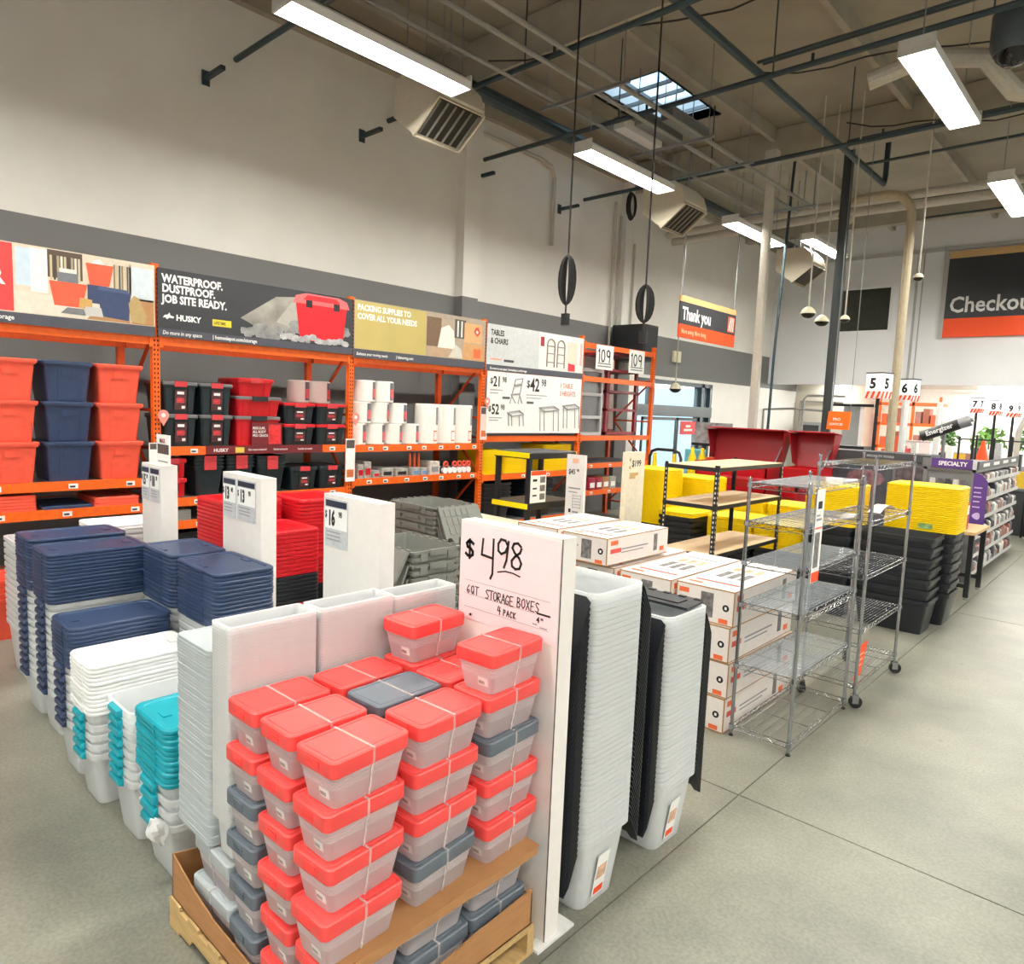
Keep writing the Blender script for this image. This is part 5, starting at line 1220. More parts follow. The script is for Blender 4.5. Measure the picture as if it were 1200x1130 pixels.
for z, a_, b_ in ((1.65,7.76,7.8),(1.55,7.76,7.8),(1.46,7.78,7.98),(1.42,7.78,7.92)):
    s = MB(); plate(s, (-5.08, 0, 0), Y3, Z3, a_, z, b_, z+.04, 0, .0012); wb_(s, 'print', mat('print_tan', (206,170,120), .6), t)
# ================================================================ BLACK TOTES WITH YELLOW LIDS
yb_totes((-5.38, 8.92, 0), .60, .56, 7, 34, 'the tall yellow pile beside the $199 post', 'the tall pile', pb=.062, rotz=0)
yb_totes((-5.06, 9.62, 0), .62, .6, 8, 24, 'the pile behind the tall yellow one', 'the pile behind', pb=.068)
yb_totes((-4.75, 8.7, 0), .52, .56, 8, 3, 'the black pile left of the boltless shelf', 'the black pile', pb=.08)
yb_totes((-4.1, 8.98, 0), .6, .6, 5, 15, 'the yellow pile behind the boltless shelf, left', 'the boltless pile, left', pb=.07)
yb_totes((-3.45, 9.0, 0), .62, .6, 5, 14, 'the yellow pile behind the boltless shelf, right', 'the boltless pile, right', pb=.07)
yb_totes((-4.32, 9.75, 0), .7, .6, 8, 14, 'the yellow pile far behind the wood decks', 'the far pile', pb=.07)
yb_totes((-3.6, 9.8, 0), .7, .6, 8, 12, 'the yellow pile before the red job boxes', 'the job box pile', pb=.07)
yb_totes((-5.3, 7.15, 0), .5, .6, 7, 5, 'the low pile between the utility shelf and the $199 post', 'the low pile', pb=.07)
yb_totes((-2.07, 8.76, 0), .76, .54, 7, 0, 'the pile at the aisle edge', 'the aisle edge pile', pb=.115, base=.38)
yb_totes((-1.98, 9.36, 0), .74, .54, 7, 23, 'the second pile at the aisle edge', 'the second aisle pile', pb=.115, base=.38)
yb_totes((-2.80, 8.8, 0), .56, .54, 7, 21, 'the pile left of the aisle edge', 'the left aisle pile', pb=.115, base=.38)
t = thing('sticker_tag', 'small green and white tag on the aisle-side yellow lids', 'sticker', (-1.9, 9.07, 1.1)); wb_(MB().box(-1.98, 9.07, 1.1, -1.84, 9.072, 1.16), 'paper', mat('tag_green', (150,190,120), .6, var=.4, scale=20), t)
# ================================================================ OVERHEAD PIPES, HEATERS, CABLES
def pipe(nm, lab, cat, pts, r, M, n=8):
    o = MB().tube(pts, r, n).build(nm, M); tag(o, lab, cat); return o
ZP = 6.6
for x, z, r, lab in ((-5.8, 6.62, .032, 'pale conduit pipe under the skylight, nearest the middle of the store'), (-6.15, 6.6, .032, 'pale conduit pipe under the skylight, middle of the three'), (-6.75, 6.58, .024, 'thin pale conduit pipe under the skylight, next to the wall lights')):
    pipe('conduit_pipe', lab, 'pipe', [(x, -3, z), (x, 15.15, z)], r, CONDUIT)
for y, lab in ((7.09, 'dark sprinkler pipe crossing before the skylight'), (9.23, 'dark sprinkler pipe crossing behind the skylight, with short hangers'), (12.2, 'dark sprinkler pipe crossing above the pale pole'), (4.6, 'dark sprinkler pipe crossing near the first ceiling light')):
    t = thing('sprinkler_pipe', lab, 'pipe', (-1, y, ZP+.1))
    MB().tube([(-8.49, 0, 0), (14, 0, 0)], .038, 8).build('pipe', PIPEDK, t)
    for k in range(7): 
        x = -5.6+2.4*k
        MB().tube([(x, 0, .03), (x, 0, RZ-ZP-.12)], .01, 6).build('hanger_rod', PIPEDK, t); MB().tube([(x+.5, 0, 0), (x+.5, 0, .12)], .02, 8).build('sprinkler_head', PIPEDK, t)
pipe('main_pipe', 'dark straight main pipe running along the store towards the checkout wall', 'pipe', [(-4.45, -3, ZP+.23), (-4.45, 15.0, ZP+.23), (-4.45, 15.06, ZP+.4), (-4.45, 15.06, RZ-.04)], .05, PIPEDK)
# trapeze strut hangers carrying the conduits
for k, y in enumerate((7.9, 10.2, 11.6, 14.6)):
    t = thing('strut_hanger', 'steel strut trapeze carrying the three conduits, %s from the near end' % ('first','second','third','fourth')[k], 'hanger', (-6.25, y, 6.5))
    MB().box(-.75, -.02, 0, .75, .02, .04).build('strut', STEEL, t)
    for x in (-.65, .65): MB().tube([(x, 0, .02), (x, 0, RZ-6.52)], .007, 6).build('hanger_rod', STEEL, t)
# cable tray boxes below the skylight
for k, (x, y) in enumerate(((-6.7, 9.95), (-6.35, 10.0), (-5.95, 10.1))):
    t = thing('junction_box', 'grey junction trough under the skylight, %s of three' % ('first','second','third')[k], 'junction box', (x, y, 6.66))
    MB().box(-.1, -.55, 0, .1, .55, .16).build('trough', [WHITE, STEEL, STEEL][k], t); MB().box(-.11, -.56, .16, .11, .56, .18).build('cover', STEEL, t)
# pipe bundle, dark steel column and poles near the opening
for k, (y, z, r) in enumerate(((15.3, 6.62, .085), (15.55, 6.5, .09))):
    pipe('overhead_pipe', 'thick grey-white pipe crossing before the checkout wall, %s of two' % ('upper','lower')[k], 'pipe', [(-9.3, y, z-.05), (-6.9, y, z), (-5.2, y, z+.03), (-2.5, y+.05, z), (5, y, z)], r, PIPEW, 12)
bp = [(-3.8, 14.6, .0)]+[(-3.8, 14.6, z) for z in (1.5, 3, 4.5, 5.9)]+[tuple(p) for p in arc((-4.25, 14.6, 6.05), .45, .2, PI/2, 6)]+[(-4.7, 14.6, 6.5), (-4.95, 14.6, 6.45), (-5.1, 14.8, 6.3), (-5.05, 15.1, 6.25)]
pipe('bent_pipe', 'tall tan pipe pole curving over at the top beside the number signs', 'pipe', bp, .08, mat('tan_pipe', (186,174,148), .5, var=.08), 12)
t = thing('steel_column', 'dark steel column before the office window', 'column', (-4.85, 14.2, 0))
MB().loft([rr(.075, .075, .01, z, 2) for z in (0, RZ-.004)]).build('shaft', mat('column_dark', (52,60,64), .5), t); MB().box(-.15, -.15, 0, .15, .15, .02).build('base_plate', BLACKM, t)
t = thing('power_pole', 'pale slender power pole rising to the roof beside the red job boxes', 'pole', (-5.98, 13.4, 0))
MB().loft([rr(.075, .06, .01, z, 2) for z in (0, 7.2)]).build('shaft', PIPEW, t); MB().box(-.11, -.09, 7.1, .11, .09, 7.3).build('top_box', PIPEW, t)
pipe('conduit_drop', 'thin dark conduit drop beside the pale power pole', 'pipe', [(-6.35, 15.0, 0), (-6.33, 15.0, 3.6), (-6.25, 15.1, RZ-.275)], .03, PIPEDK)
# wall pipes
pipe('wall_pipe', 'pale bent pipe on the white wall beyond the first unit heater', 'pipe', [(-9.42, 8.9, 7.1), (-9.42, 10.7, 7.1), (-9.42, 11.0, 7.05), (-9.42, 11.12, 6.85), (-9.42, 11.12, 5.55)], .04, PIPEW)
for k, y in enumerate((13.3, 13.52, 13.98, 14.12)):
    pipe('wall_conduit', 'pale vertical conduit beside the wall pilaster, %s of four' % ('first','second','third','fourth')[k], 'pipe', [(-9.44, y, 3.3), (-9.44, y, 6.9-.25*k)], .028, PIPEW)
cl = MB()
for k in range(4): cl.tube([Vector((-9.36, 13.75, 6.9))+Vector((.02*k, .16*math.cos(a)*(1-.08*k), .3*math.sin(a)*(1-.06*k))) for a in [2*PI*j/18 for j in range(19)]], .018, 6)
tag(cl.build('cable_coil', BLACKR), 'coiled black cable hung high beside the wall pilaster', 'cable')
t = thing('speaker_box', 'large black box speaker mounted beside the last rack bay', 'speaker', (-8.95, 13.5, 3.42))
wb_(MB().loft([rr(.42, .3, .03, z, 3, -8.9, 13.52) for z in (3.42, 4.2)]), 'cabinet', BLACKP, t); wb_(MB().box(-8.48, 13.27, 3.46, -8.47, 13.77, 4.16), 'grille', mat('grille_dark', (36,40,44), .8), t); wb_(MB().box(-9.36, 13.42, 3.7, -9.3, 13.6, 3.9), 'bracket', STEEL, t)
# unit heaters
def heater(lab, loc, rz):
    """boxy hood with its louvred mouth facing down and sideways, rounded scoop over it"""
    t = thing('unit_heater', lab, 'heater', loc, rz)
    w = .52
    prof = [(-.52,.62),(.30,.62),(.52,.42),(.62,.15),(.60,.10),(-.02,-.36),(-.52,.0)]
    MB().prism(prof, lambda p: (p[0], w, p[1]), lambda p: (p[0], -w, p[1])).build('housing', BEIGE, t)
    a = Vector((.60,0,.10)); b = Vector((-.02,0,-.36)); d = (b-a); L_ = d.length; d.normalize(); nrm = Vector((-d.z, 0, d.x))
    if nrm.z > 0: nrm = -nrm
    q = MB(); q.hexa([a+Vector((0,-w+.04,0))+d*.04+nrm*.002, a+Vector((0,w-.04,0))+d*.04+nrm*.002, a+Vector((0,w-.04,0))+d*(L_-.04)+nrm*.002, a+Vector((0,-w+.04,0))+d*(L_-.04)+nrm*.002],
                     [a+Vector((0,-w+.04,0))+d*.04+nrm*.012, a+Vector((0,w-.04,0))+d*.04+nrm*.012, a+Vector((0,w-.04,0))+d*(L_-.04)+nrm*.012, a+Vector((0,-w+.04,0))+d*(L_-.04)+nrm*.012])
    fo = q.build('louver_back', mat('louver_dark', (44,46,46), .6), t)
    n = 6
    for k in range(n):
        yy = -w+.09+(2*w-.18)*k/(n-1); o1_ = Vector((0,yy,0))+nrm*.035
        MB().beam(a+d*.05+o1_, b-d*.05+o1_, .012, .035, nrm+Vector((0,.8,0))).build('louver_blade', mat('louver_grey', (120,118,108), .45), fo)
    fl = MB()
    for s_ in (-1, 1): fl.beam(a+Vector((0,s_*(w-.015),0))+nrm*.03, b+Vector((0,s_*(w-.015),0))+nrm*.03, .03, .07, nrm)
    fl.beam(a+Vector((0,-w,0))+nrm*.03, a+Vector((0,w,0))+nrm*.03, .02, .07, nrm); fl.beam(b+Vector((0,-w,0))+nrm*.03, b+Vector((0,w,0))+nrm*.03, .02, .07, nrm)
    f_ = fl.build('mouth_flange', BEIGE, t)
    for sx in (-.35, .15):
        for sy in (-.4, .4): MB().tube([(sx, sy, .62), (sx, sy, 3.1)], .012, 6).build('hanger_rod', STEEL, t)
    t.scale = (.76, .76, .76)
    return t
heater('nearest beige unit heater with dark louvres hung by the white wall', (-7.33, 6.25, 5.95), 0)
heater('middle beige unit heater with dark louvres, above the cord reels', (-6.98, 11.6, 5.88), 0)
heater('farthest small beige unit heater, before the office window wall', (-6.7, 16.9, 5.72), 0)
# cord reels
for k, (x, y, zt, zb_, lab) in enumerate(((-5.65, 7.0, 4.2, 3.58, 'black cord coil hanging before the price board, nearer of two'), (-4.82, 7.5, 3.84, 3.38, 'black cord coil hanging over the last rack bay, farther of two'))):
    t = thing('cord_reel', lab, 'cord', (x, y, zb_))
    wb_(MB().tube([(x, y, zt-.05), (x, y, RZ-.3)], .011, 6), 'drop_cord', BLACKR, t)
    for q in range(7):
        a0 = q*.2-.2; wv = .04+.022*(q % 4); h_ = (zt-zb_)/2
        pts = [Vector((x+wv*math.sin(a)*math.cos(a0), y+wv*math.sin(a)*math.sin(a0), (zt+zb_)/2+h_*math.cos(a)*(1-.018*q))) for a in [2*PI*j/20 for j in range(21)]]
        wb_(MB().tube(pts, .014, 6), 'coil_loop', BLACKR, t)
    wb_(MB().tube([(x, y, zb_), (x, y, zb_-.1)], .012, 6), 'plug_cord', BLACKR, t)
    wb_(MB().loft([rr(.05, .03, .008, z, 2, x, y) for z in (zb_-.24, zb_-.1)]), 'socket_box', BLACKR, t)
# dome cameras
def dome(lab, x, y, z, ztop, r=.13, small=False):
    t = thing('dome_camera', lab, 'camera', (x, y, z))
    MB().tube([(0,0,r*.8),(0,0,ztop-z)], .014, 8).build('drop_pole', PIPEW, t)
    MB().lathe([(0,r*.95),(r*.3,r*.95),(r*.75,r*.6),(r,r*.1),(r,0),(0,0)], n=18).build('housing', mat('cream_enamel', (236,232,206), .4), t)
    MB().lathe([(0,-r*.62),(r*.45,-r*.55),(r*.8,-r*.3),(r*.95,0),(0,0.001)], n=18).build('smoked_dome', mat('smoked_dome', (24,30,24), .08), t)
dome('round camera dome hanging above the red job boxes, upper of the pair', -4.92, 13, 4.17, RZ-.004); dome('round camera dome hanging above the red job boxes, lower of the pair', -4.85, 13.5, 4.08, RZ-.004)
dome('small white camera dome before the dark column and office window', -4.35, 13.2, 4.06, RZ-.004, .085); dome('small white camera dome hanging beside the tan bent pipe', -3.2, 13.0, 4.64, RZ-.004, .08)
dome('round camera dome hanging before the entrance doors', -8.08, 14.0, 2.84, RZ-.004, .14)
t = thing('bullet_camera', 'dark round camera housing at the top right corner of the view', 'camera', (-1.66, 9.7, 6.4))
MB().lathe([(0,.0),(.2,.0),(.24,.1),(.24,.42),(0,.5)], n=18).build('housing', mat('camera_slate', (74,84,92), .4), t); MB().lathe([(0,-.14),(.1,-.12),(.17,-.05),(.19,0.0)], n=18).build('dome', mat('glass_dark', (20,22,24), .05), t); MB().tube([(0,0,.48),(-.1,.1,.9),(-.1,.1,1.45)], .05, 8).build('mount', PIPEW, t)
pipe('white_duct', 'white bent duct beside the dark camera housing', 'duct', [(-3.2, 9.8, 6.55), (-2.6, 9.9, 6.7), (-2.0, 10.1, 6.6), (-1.75, 10.5, 6.3), (-1.2, 10.9, 6.2)], .11, PIPEW, 12)
# big dark duct along the wall lights
pipe('wall_main', 'thick dark pipe along the wall above the ceiling lights', 'pipe', [(-8.2, -3, 7.05), (-8.2, 21.5, 7.05)], .11, PIPEDK, 12)
for k, y in enumerate((4.2, 6.6, 9.0, 11.4)):
    t = thing('wall_bracket', 'dark bracket on the upper white wall, %s from the near end' % ('first','second','third','fourth')[k], 'bracket', (-9.3, y, 6.3)); MB().box(-.2,-.03,0,.3,.03,.05).build('arm', PIPEDK, t); MB().box(-.2,-.05,-.06,-.18,.05,.12).build('wall_plate', PIPEDK, t)
for k, (p0, p1, sag) in enumerate(((( -7.8,7.6,7.3),(2,7.9,7.5),.5),((-5,10.5,7.4),(3,11.2,7.5),.35),((-4.4,12.6,7.2),(1,13.4,7.4),.4),((-5.5,5.5,7.4),(1,5.2,7.6),.5))):
    p0, p1 = Vector(p0), Vector(p1)
    pipe('hanging_cable', 'thin dark cable sagging under the roof, %s of four' % ('first','second','third','fourth')[k], 'cable', [p0.lerp(p1, q/16)+Vector((0,.15*math.sin(q*1.3),-sag*4*(q/16)*(1-q/16))) for q in range(17)], .012, BLACKR, 5)
for k, (y, z) in enumerate(((9.6, 7.1), (13.3, 7.15), (14.2, 7.0), (17.2, 7.05), (18.6, 7.0))):
    for q in range(2): pipe('roof_conduit', 'thin dark roof conduit crossing under the deck, run %d' % (2*k+q+1), 'pipe', [(-4.6, y+.18*q, z+.05*q), (9, y+.18*q, z+.05*q)], .022, PIPEDK, 6)['label'] = 'thin dark roof conduit crossing under the deck, %s line, %s strand' % (('first','second','third','fourth','fifth')[k], ('near','far')[q])
# ---------------------------------------------------------------- hanging signs
t = thing('hanging_sign', 'dark and orange hanging sign reading Thank you before the left wall', 'sign', (-7.5, 14.2, 3.85))
y0, y1, z0, z1 = 12.97, 15.48, 3.86, 4.68
wb_(MB().box(-7.52, y0, z0, -7.49, y1, z0+.27), 'orange_band', SIGNOR, t); wb_(MB().box(-7.52, y0, z0+.27, -7.49, y1, z1-.1), 'dark_field', SIGNDK, t); wb_(MB().box(-7.525, y0, z1-.1, -7.485, y1, z1+.02), 'wood_rail', TAN, t)
wtext('Thank you', WHITE, t, (-7.489, 13.07, 4.23), Y3, Z3, .36, bold=.02, xs=.8); wtext('More saving. More doing.', mat('sign_peach', (255,190,160), .6), t, (-7.489, 13.07, 3.95), Y3, Z3, .13, bold=.014, xs=.8)
s = MB(); plate(s, (-7.49, 0, 0), Y3, Z3, 15.1, 4.18, 15.42, 4.52, 0, .002); lg = wb_(s, 'logo_square', SIGNOR, t)
s = MB()
for q in range(4): s.add([(-7.487, 15.13+.07*q, 4.2), (-7.487, 15.16+.07*q, 4.2), (-7.487, 15.22+.06*q, 4.5), (-7.487, 15.19+.06*q, 4.5)], [(0,1,2,3)])
k_ = s.build('logo_strokes', WHITE, t, -Vector(t.location)); k_['kind'] = 'stuff'
for y in (13.05, 15.4): wb_(MB().tube([(-7.505, y, z1), (-7.505, y, RZ-.004)], .012, 6), 'hanger_rod', STEEL, t)
t = thing('hanging_sign', 'large charcoal and orange Checkout sign on the back wall', 'sign', (-2.6, YB-.1, 4.6))
x0, x1, z0, z1 = -4.73, -.6, 4.64, 6.92
yy = YB-.08
wb_(MB().box(x0, yy, z0, x1, yy+.04, z0+.5), 'orange_band', SIGNOR, t); wb_(MB().box(x0, yy, z0+.5, x1, yy+.04, z1-.2), 'dark_field', SIGNDK, t); wb_(MB().box(x0, yy-.01, z1-.2, x1, yy+.05, z1-.02), 'wood_rail', TAN, t)
wb_(MB().box(x0-.12, yy+.01, z0-.02, x0, yy+.05, z1), 'side_trim', mat('trim_paint', (186,186,186), .6), t)
wtext('Checkout', WHITE, t, (x0+.1, yy-.002, z0+.66), X3, Z3, .58, bold=.014, xs=.85)
# ================================================================ ENTRANCE
GLASS = mat('door_glass', (210,236,248), .04, var=0, alpha=.25)
ALU = mat('dark_aluminium', (62,68,72), .4, .5, var=.06)
dr = struct(MB().box(XW-.2, DY0, DZ-.1, XW+.03, DY1, DZ).box(XW-.2, DY0, 2.22, XW+.05, DY1, 2.5).box(XW-.2, DY0, 0, XW+.03, DY0+.09, DZ).box(XW-.2, DY1-.12, 0, XW+.03, DY1, DZ).box(XW-.2, 15.35, 2.5, XW+.02, 15.43, DZ).box(XW-.2, 17.85, 0, XW+.03, 18.0, DZ)
            .build('door_1', ALU), 'dark framed automatic entrance with a transom')
for y0, y1, z0, z1 in ((DY0+.09,15.35,2.5,DZ-.1),(15.43,17.85,2.5,DZ-.1),(18.0,DY1-.12,2.5,DZ-.1),(18.0,DY1-.12,0,2.22)): MB().box(XW-.1, y0, z0, XW-.09, y1, z1).build('pane', GLASS, dr)
for k, (y0, y1) in enumerate(((15.0, 16.7), (16.72, 17.85))):
    lf = MB().box(XW-.06, y0, 0, XW-.02, y0+.06, 2.2).box(XW-.06, y1-.06, 0, XW-.02, y1, 2.2).box(XW-.06, y0, 2.12, XW-.02, y1, 2.2).box(XW-.06, y0, 0, XW-.02, y1, .12).build('door_leaf', ALU, dr)
    MB().box(XW-.045, y0+.06, .12, XW-.035, y1-.06, 2.12).build('pane', GLASS, lf)
s = MB(); plate(s, (XW-.01, 0, 0), Y3, Z3, 16.85, 1.75, 17.72, 2.1, 0, .003); wb0 = s.build('door_notice', mat('notice_red', (226,60,62), .5), dr)
s = MB(); plate(s, (XW-.006, 0, 0), Y3, Z3, 17.05, 1.84, 17.5, 1.9, 0, .003); plate(s, (XW-.006, 0, 0), Y3, Z3, 17.15, 1.94, 17.4, 2.0, 0, .003); k_ = s.build('notice_words', PAPER, dr); k_['kind'] = 'stuff'
ext = struct(MB().box(XW-4, 12, -.02, XW-.25, 22, 0).build('floor_outside', mat('pavement', (196,196,190), .8)))
vest = thing('vestibule_wall', 'pale blue vestibule wall seen through the entrance doors', 'wall panel', (-11.4, 16, 0)); 
wb_(MB().box(-11.5, 14.6, 0, -11.4, 17.2, 1.25), 'lower_panel', mat('pale_cyan', (120,206,226), .5), vest); wb_(MB().box(-11.5, 14.6, 1.25, -11.4, 17.2, 2.3), 'upper_panel', mat('pale_ice', (214,240,248), .5), vest); wb_(MB().box(-11.4, 16.6, 0, -11.36, 17.1, 1.9), 'door_frame', mat('cyan_frame', (80,170,200), .5), vest)
tag(MB().box(XW+.0005, 16.2, 3.62, XW+.06, 16.55, 3.9).build('wall_notice', mat('notice_cream', (226,218,190), .6)), 'small cream box on the grey band above the entrance', 'notice')
# ================================================================ RED JOB BOXES
def job_box(lab, x0, x1, y0, y1, zb, flip):
    t = thing('job_box', lab, 'tool chest', ((x0+x1)/2, (y0+y1)/2, 0))
    DR = mat('red_enamel_bright', (186,12,28), .35, var=.05); IN = REDM
    wb_(MB().box(x0, y0, .1, x1, y0+.02, zb).box(x0, y1-.02, .1, x1, y1, zb).box(x0, y0, .1, x0+.02, y1, zb).box(x1-.02, y0, .1, x1, y1, zb).box(x0, y0, .1, x1, y1, .13), 'chest', DR, t)
    for x in (x0+.05, x1-.15): wb_(MB().box(x, y0, 0, x+.1, y1, .1), 'skid', BLACKM, t)
    wb_(MB().box(x0-.015, y0-.015, zb-.05, x1+.015, y0, zb), 'rim', DR, t)
    h = .55; by = y1-.02; ty = y1+.12
    lid = wb_(MB().hexa([(x0,by,zb),(x1,by,zb),(x1,by+.02,zb),(x0,by+.02,zb)],[(x0-.06,ty,zb+h),(x1+.06,ty,zb+h),(x1+.06,ty+.02,zb+h),(x0-.06,ty+.02,zb+h)]), 'lid', IN, t)
    for xs_ in (x0, x1):
        e = .06 if xs_ == x1 else -.06
        MB().hexa([(xs_-.008,by-.12,zb+.05),(xs_+.008,by-.12,zb+.05),(xs_+.008,by,zb+.02),(xs_-.008,by,zb+.02)],[(xs_+e-.008,ty-.35,zb+h),(xs_+e+.008,ty-.35,zb+h),(xs_+e+.008,ty,zb+h),(xs_+e-.008,ty,zb+h)]).build('lid_cheek', IN, lid)
    MB().hexa([(x0-.06,ty,zb+h),(x1+.06,ty,zb+h),(x1+.06,ty-.38,zb+h+.03),(x0-.06,ty-.38,zb+h+.03)][::-1],[(x0-.06,ty,zb+h+.015),(x1+.06,ty,zb+h+.015),(x1+.06,ty-.38,zb+h+.045),(x0-.06,ty-.38,zb+h+.045)][::-1]).build('lid_lip', mat('red_enamel_lip', (196,44,58), .4), lid)
    wb_(MB().tube([(x1-.15, y1-.1, zb-.05), (x1-.06, ty-.1, zb+.3)], .012, 6), 'lid_stay', STEEL, t)
job_box('large red steel job box with its dark lid standing open', -6.02, -4.74, 11.3, 12.0, 1.5, 0)
job_box('smaller red steel job box with its lid open beside the large one', -4.56, -3.95, 11.45, 12.05, 1.5, 1)
t = thing('red_tool_cart', 'low dark red tool cart behind the wood decks', 'tool cart', (-4.6, 10.7, 0))
for z in (.2, .6, .95, 1.2): wb_(MB().box(-5.3, 10.5, z, -3.9, 10.95, z+.12), 'drawer', REDM, t)
for x in (-5.28, -3.95): wb_(MB().box(x, 10.5, 0, x+.04, 10.95, 1.3), 'side_frame', REDM, t)
# hand truck and small goods by the entrance
t = thing('hand_truck', 'black hand truck with yellow grips standing before the entrance', 'hand truck', (-6.6, 11.3, 0))
P0 = [(-6.9,11.2,.1),(-6.9,11.2,1.5),(-6.86,11.2,1.6),(-6.75,11.2,1.64),(-6.4,11.2,1.64),(-6.3,11.2,1.6),(-6.26,11.2,1.5),(-6.26,11.2,.1)]
wb_(MB().tube(P0, .028, 8), 'frame_tube', BLACKM, t); wb_(MB().box(-6.95, 10.9, .0, -6.2, 11.2, .02), 'toe_plate', BLACKM, t)
for x in (-6.9, -6.26): wb_(MB().tube([(x-.04,11.32,.13),(x+.04,11.32,.13)], .13, 14), 'wheel', BLACKR, t)
for x in (-6.78, -6.38): wb_(MB().tube([(x, 11.18, 1.3), (x, 11.18, 1.58)], [.05,.03], 8), 'grip', YELLOW, t)
for k, (x, y, h_, M_, lab) in enumerate(((-6.2,12.4,1.5,mat('soft_orange',(230,90,50),.5),'orange goods carton before the entrance doors'),(-5.9,12.3,1.68,PAPER,'white goods carton before the entrance doors'),(-6.9,12.9,1.6,mat('pale_cyan',(120,206,226),.5),'pale blue goods carton before the entrance doors'),(-5.55,12.5,1.5,RED,'red goods carton beside the job box'))):
    t = thing('goods_box', lab, 'carton', (x, y, 0)); MB().box(-.15,-.15,0,.15,.15,h_).build('box', M_, t); s = MB(); plate(s, (0,-.15,h_*.6), X3, Z3, -.1, 0, .1, .2, 0, .002); s.build('label', GREYINK, t)
for k, x in enumerate((-6.42, -6.22)):
    t = thing('yellow_bottle', 'yellow bottle with a round cap on the goods cartons, %s of two' % ('first','second')[k], 'bottle', (x, 11.9, 0)); MB().lathe([(0,0),(.07,0),(.07,1.5),(.03,1.6),(.03,1.68),(0,1.69)], n=10).build('bottle', YELLOW, t)
# ================================================================ WORKBENCH, AISLE END AND CHECKOUT
t = thing('workbench', 'workbench with a wood top and black legs at the aisle end', 'workbench', (-2.1, 11.2, 0))
wb_(MB().box(-2.75, 10.75, .87, -1.68, 11.75, .91), 'bench_top', mat('bench_wood', (206,170,122), .5, var=.12, scale=8, stretch=(8,1,1)), t)
for x in (-2.7, -1.76):
    for y in (10.8, 11.64): 
        lg = wb_(MB().box(x, y, .03, x+.06, y+.06, .87), 'leg', BLACKM, t); MB().lathe([(0,0),(.03,0),(.03,.01),(.01,.015),(.01,.03)], n=8).build('leveler', STEEL, lg, (x+.03, y+.03, 0))
for y in (10.82, 11.66): wb_(MB().box(-2.7, y, .15, -1.72, y+.02, .2), 'stretcher', BLACKM, t)
t = thing('product_box', 'red and white product box standing on the workbench', 'box', (-1.95, 11.0, .911))
wb_(MB().box(-2.1, 10.9, .911, -1.83, 11.08, 1.27), 'box', mat('product_red', (190,40,48), .5), t); s = MB(); plate(s, (-2.1, 10.9, .911), X3, Z3, .19, .02, .26, .34, 0, .002); plate(s, (-1.83, 10.9, .911), Y3, Z3, .02, .2, .15, .32, 0, .002); wb_(s, 'label', PAPER, t)['kind'] = 'stuff'
t = thing('gondola', 'grey merchandise gondola under a purple SPECIALTY header', 'display shelf', (-2.3, 13.5, 0))
GG = mat('gondola_grey', (118,120,124), .5, var=.06); GD = mat('gondola_dark', (70,72,78), .5)
gx0, gx1, gy0, gy1 = -2.62, -1.95, 12.0, 15.7
wb_(MB().box(gx0+.3, gy0+.05, .1, gx0+.36, gy1, 1.62), 'spine', GD, t)
wb_(MB().box(gx0, gy0, 0, gx1, gy0+.05, 1.62), 'end_panel', GG, t); wb_(MB().box(gx0-.02, gy0-.03, 1.62, gx1+.02, gy1, 1.66), 'canopy', GG, t)
for x in (gx0, gx1-.05): wb_(MB().box(x, gy0-.03, 0, x+.05, gy0, 1.66), 'end_post', GG, t)
hd = wb_(MB().box(gx0+.1, gy0-.05, 1.66, gx1-.05, gy0-.02, 1.8), 'header', PURPLE, t); wtext('SPECIALTY', WHITE, t, (gx0+.19, gy0-.052, 1.70), X3, Z3, .085, bold=.02, xs=.9)
wb_(MB().box(gx0-.02, gy0-.03, 1.66, gx0+.1, gy0, 1.79), 'header_end', GG, t); wb_(MB().box(gx1-.0, gy0, 1.66, gx1+.03, gy1, 1.78), 'side_header', GD, t)
for k in range(4):
    s = MB(); plate(s, (gx1+.03, gy0+.2+.85*k, 1.66), Y3, Z3, .1, .035, .6, .085, 0, .002); wb_(s, 'header_words', PAPER, t)
wb_(MB().add([(gx1-.02,gy0-.035,.72),(gx1+.16,gy0-.035,.72),(gx1+.16,gy0-.035,1.5),(gx1+.08,gy0-.035,1.6),(gx1-.02,gy0-.035,1.62),(gx1-.02,gy0-.02,.72),(gx1+.16,gy0-.02,.72),(gx1+.16,gy0-.02,1.5),(gx1+.08,gy0-.02,1.6),(gx1-.02,gy0-.02,1.62)],
    [(0,1,2,3,4),(9,8,7,6,5),(0,5,6,1),(1,6,7,2),(2,7,8,3),(3,8,9,4),(4,9,5,0)]), 'purple_banner', PURPLE, t)
for z, a, b_ in ((1.4,.02,.12),(1.33,.02,.11),(1.27,.02,.12),(1.2,.02,.1),(1.12,.02,.11),(.84,.02,.12)):
    s = MB(); plate(s, (gx1-.02, gy0-.036, z), X3, Z3, a, 0, b_, .018, 0, .002); wb_(s, 'banner_words', mat('lilac_print', (190,170,220), .6), t)
s = MB(); poly(s, (gx1+.055, gy0-.036, 1.0), X3, Z3, [(.05*math.cos(q), .07*math.sin(q)*(.7+.3*math.cos(q))) for q in [2*PI*j/12 for j in range(12)]], .003); wb_(s, 'emblem', mat('lilac_print', (190,170,220), .6), t)
for k in range(6):
    z = .12+.27*k
    sh_ = wb_(MB().box(gx0+.36, gy0+.06, z, gx1+.06, gy1, z+.02), 'shelf', GG, t); MB().box(gx1+.058, gy0+.06, z-.02, gx1+.064, gy1, z+.035).build('shelf_rail', mat('rail_white', (206,206,206), .5), sh_)
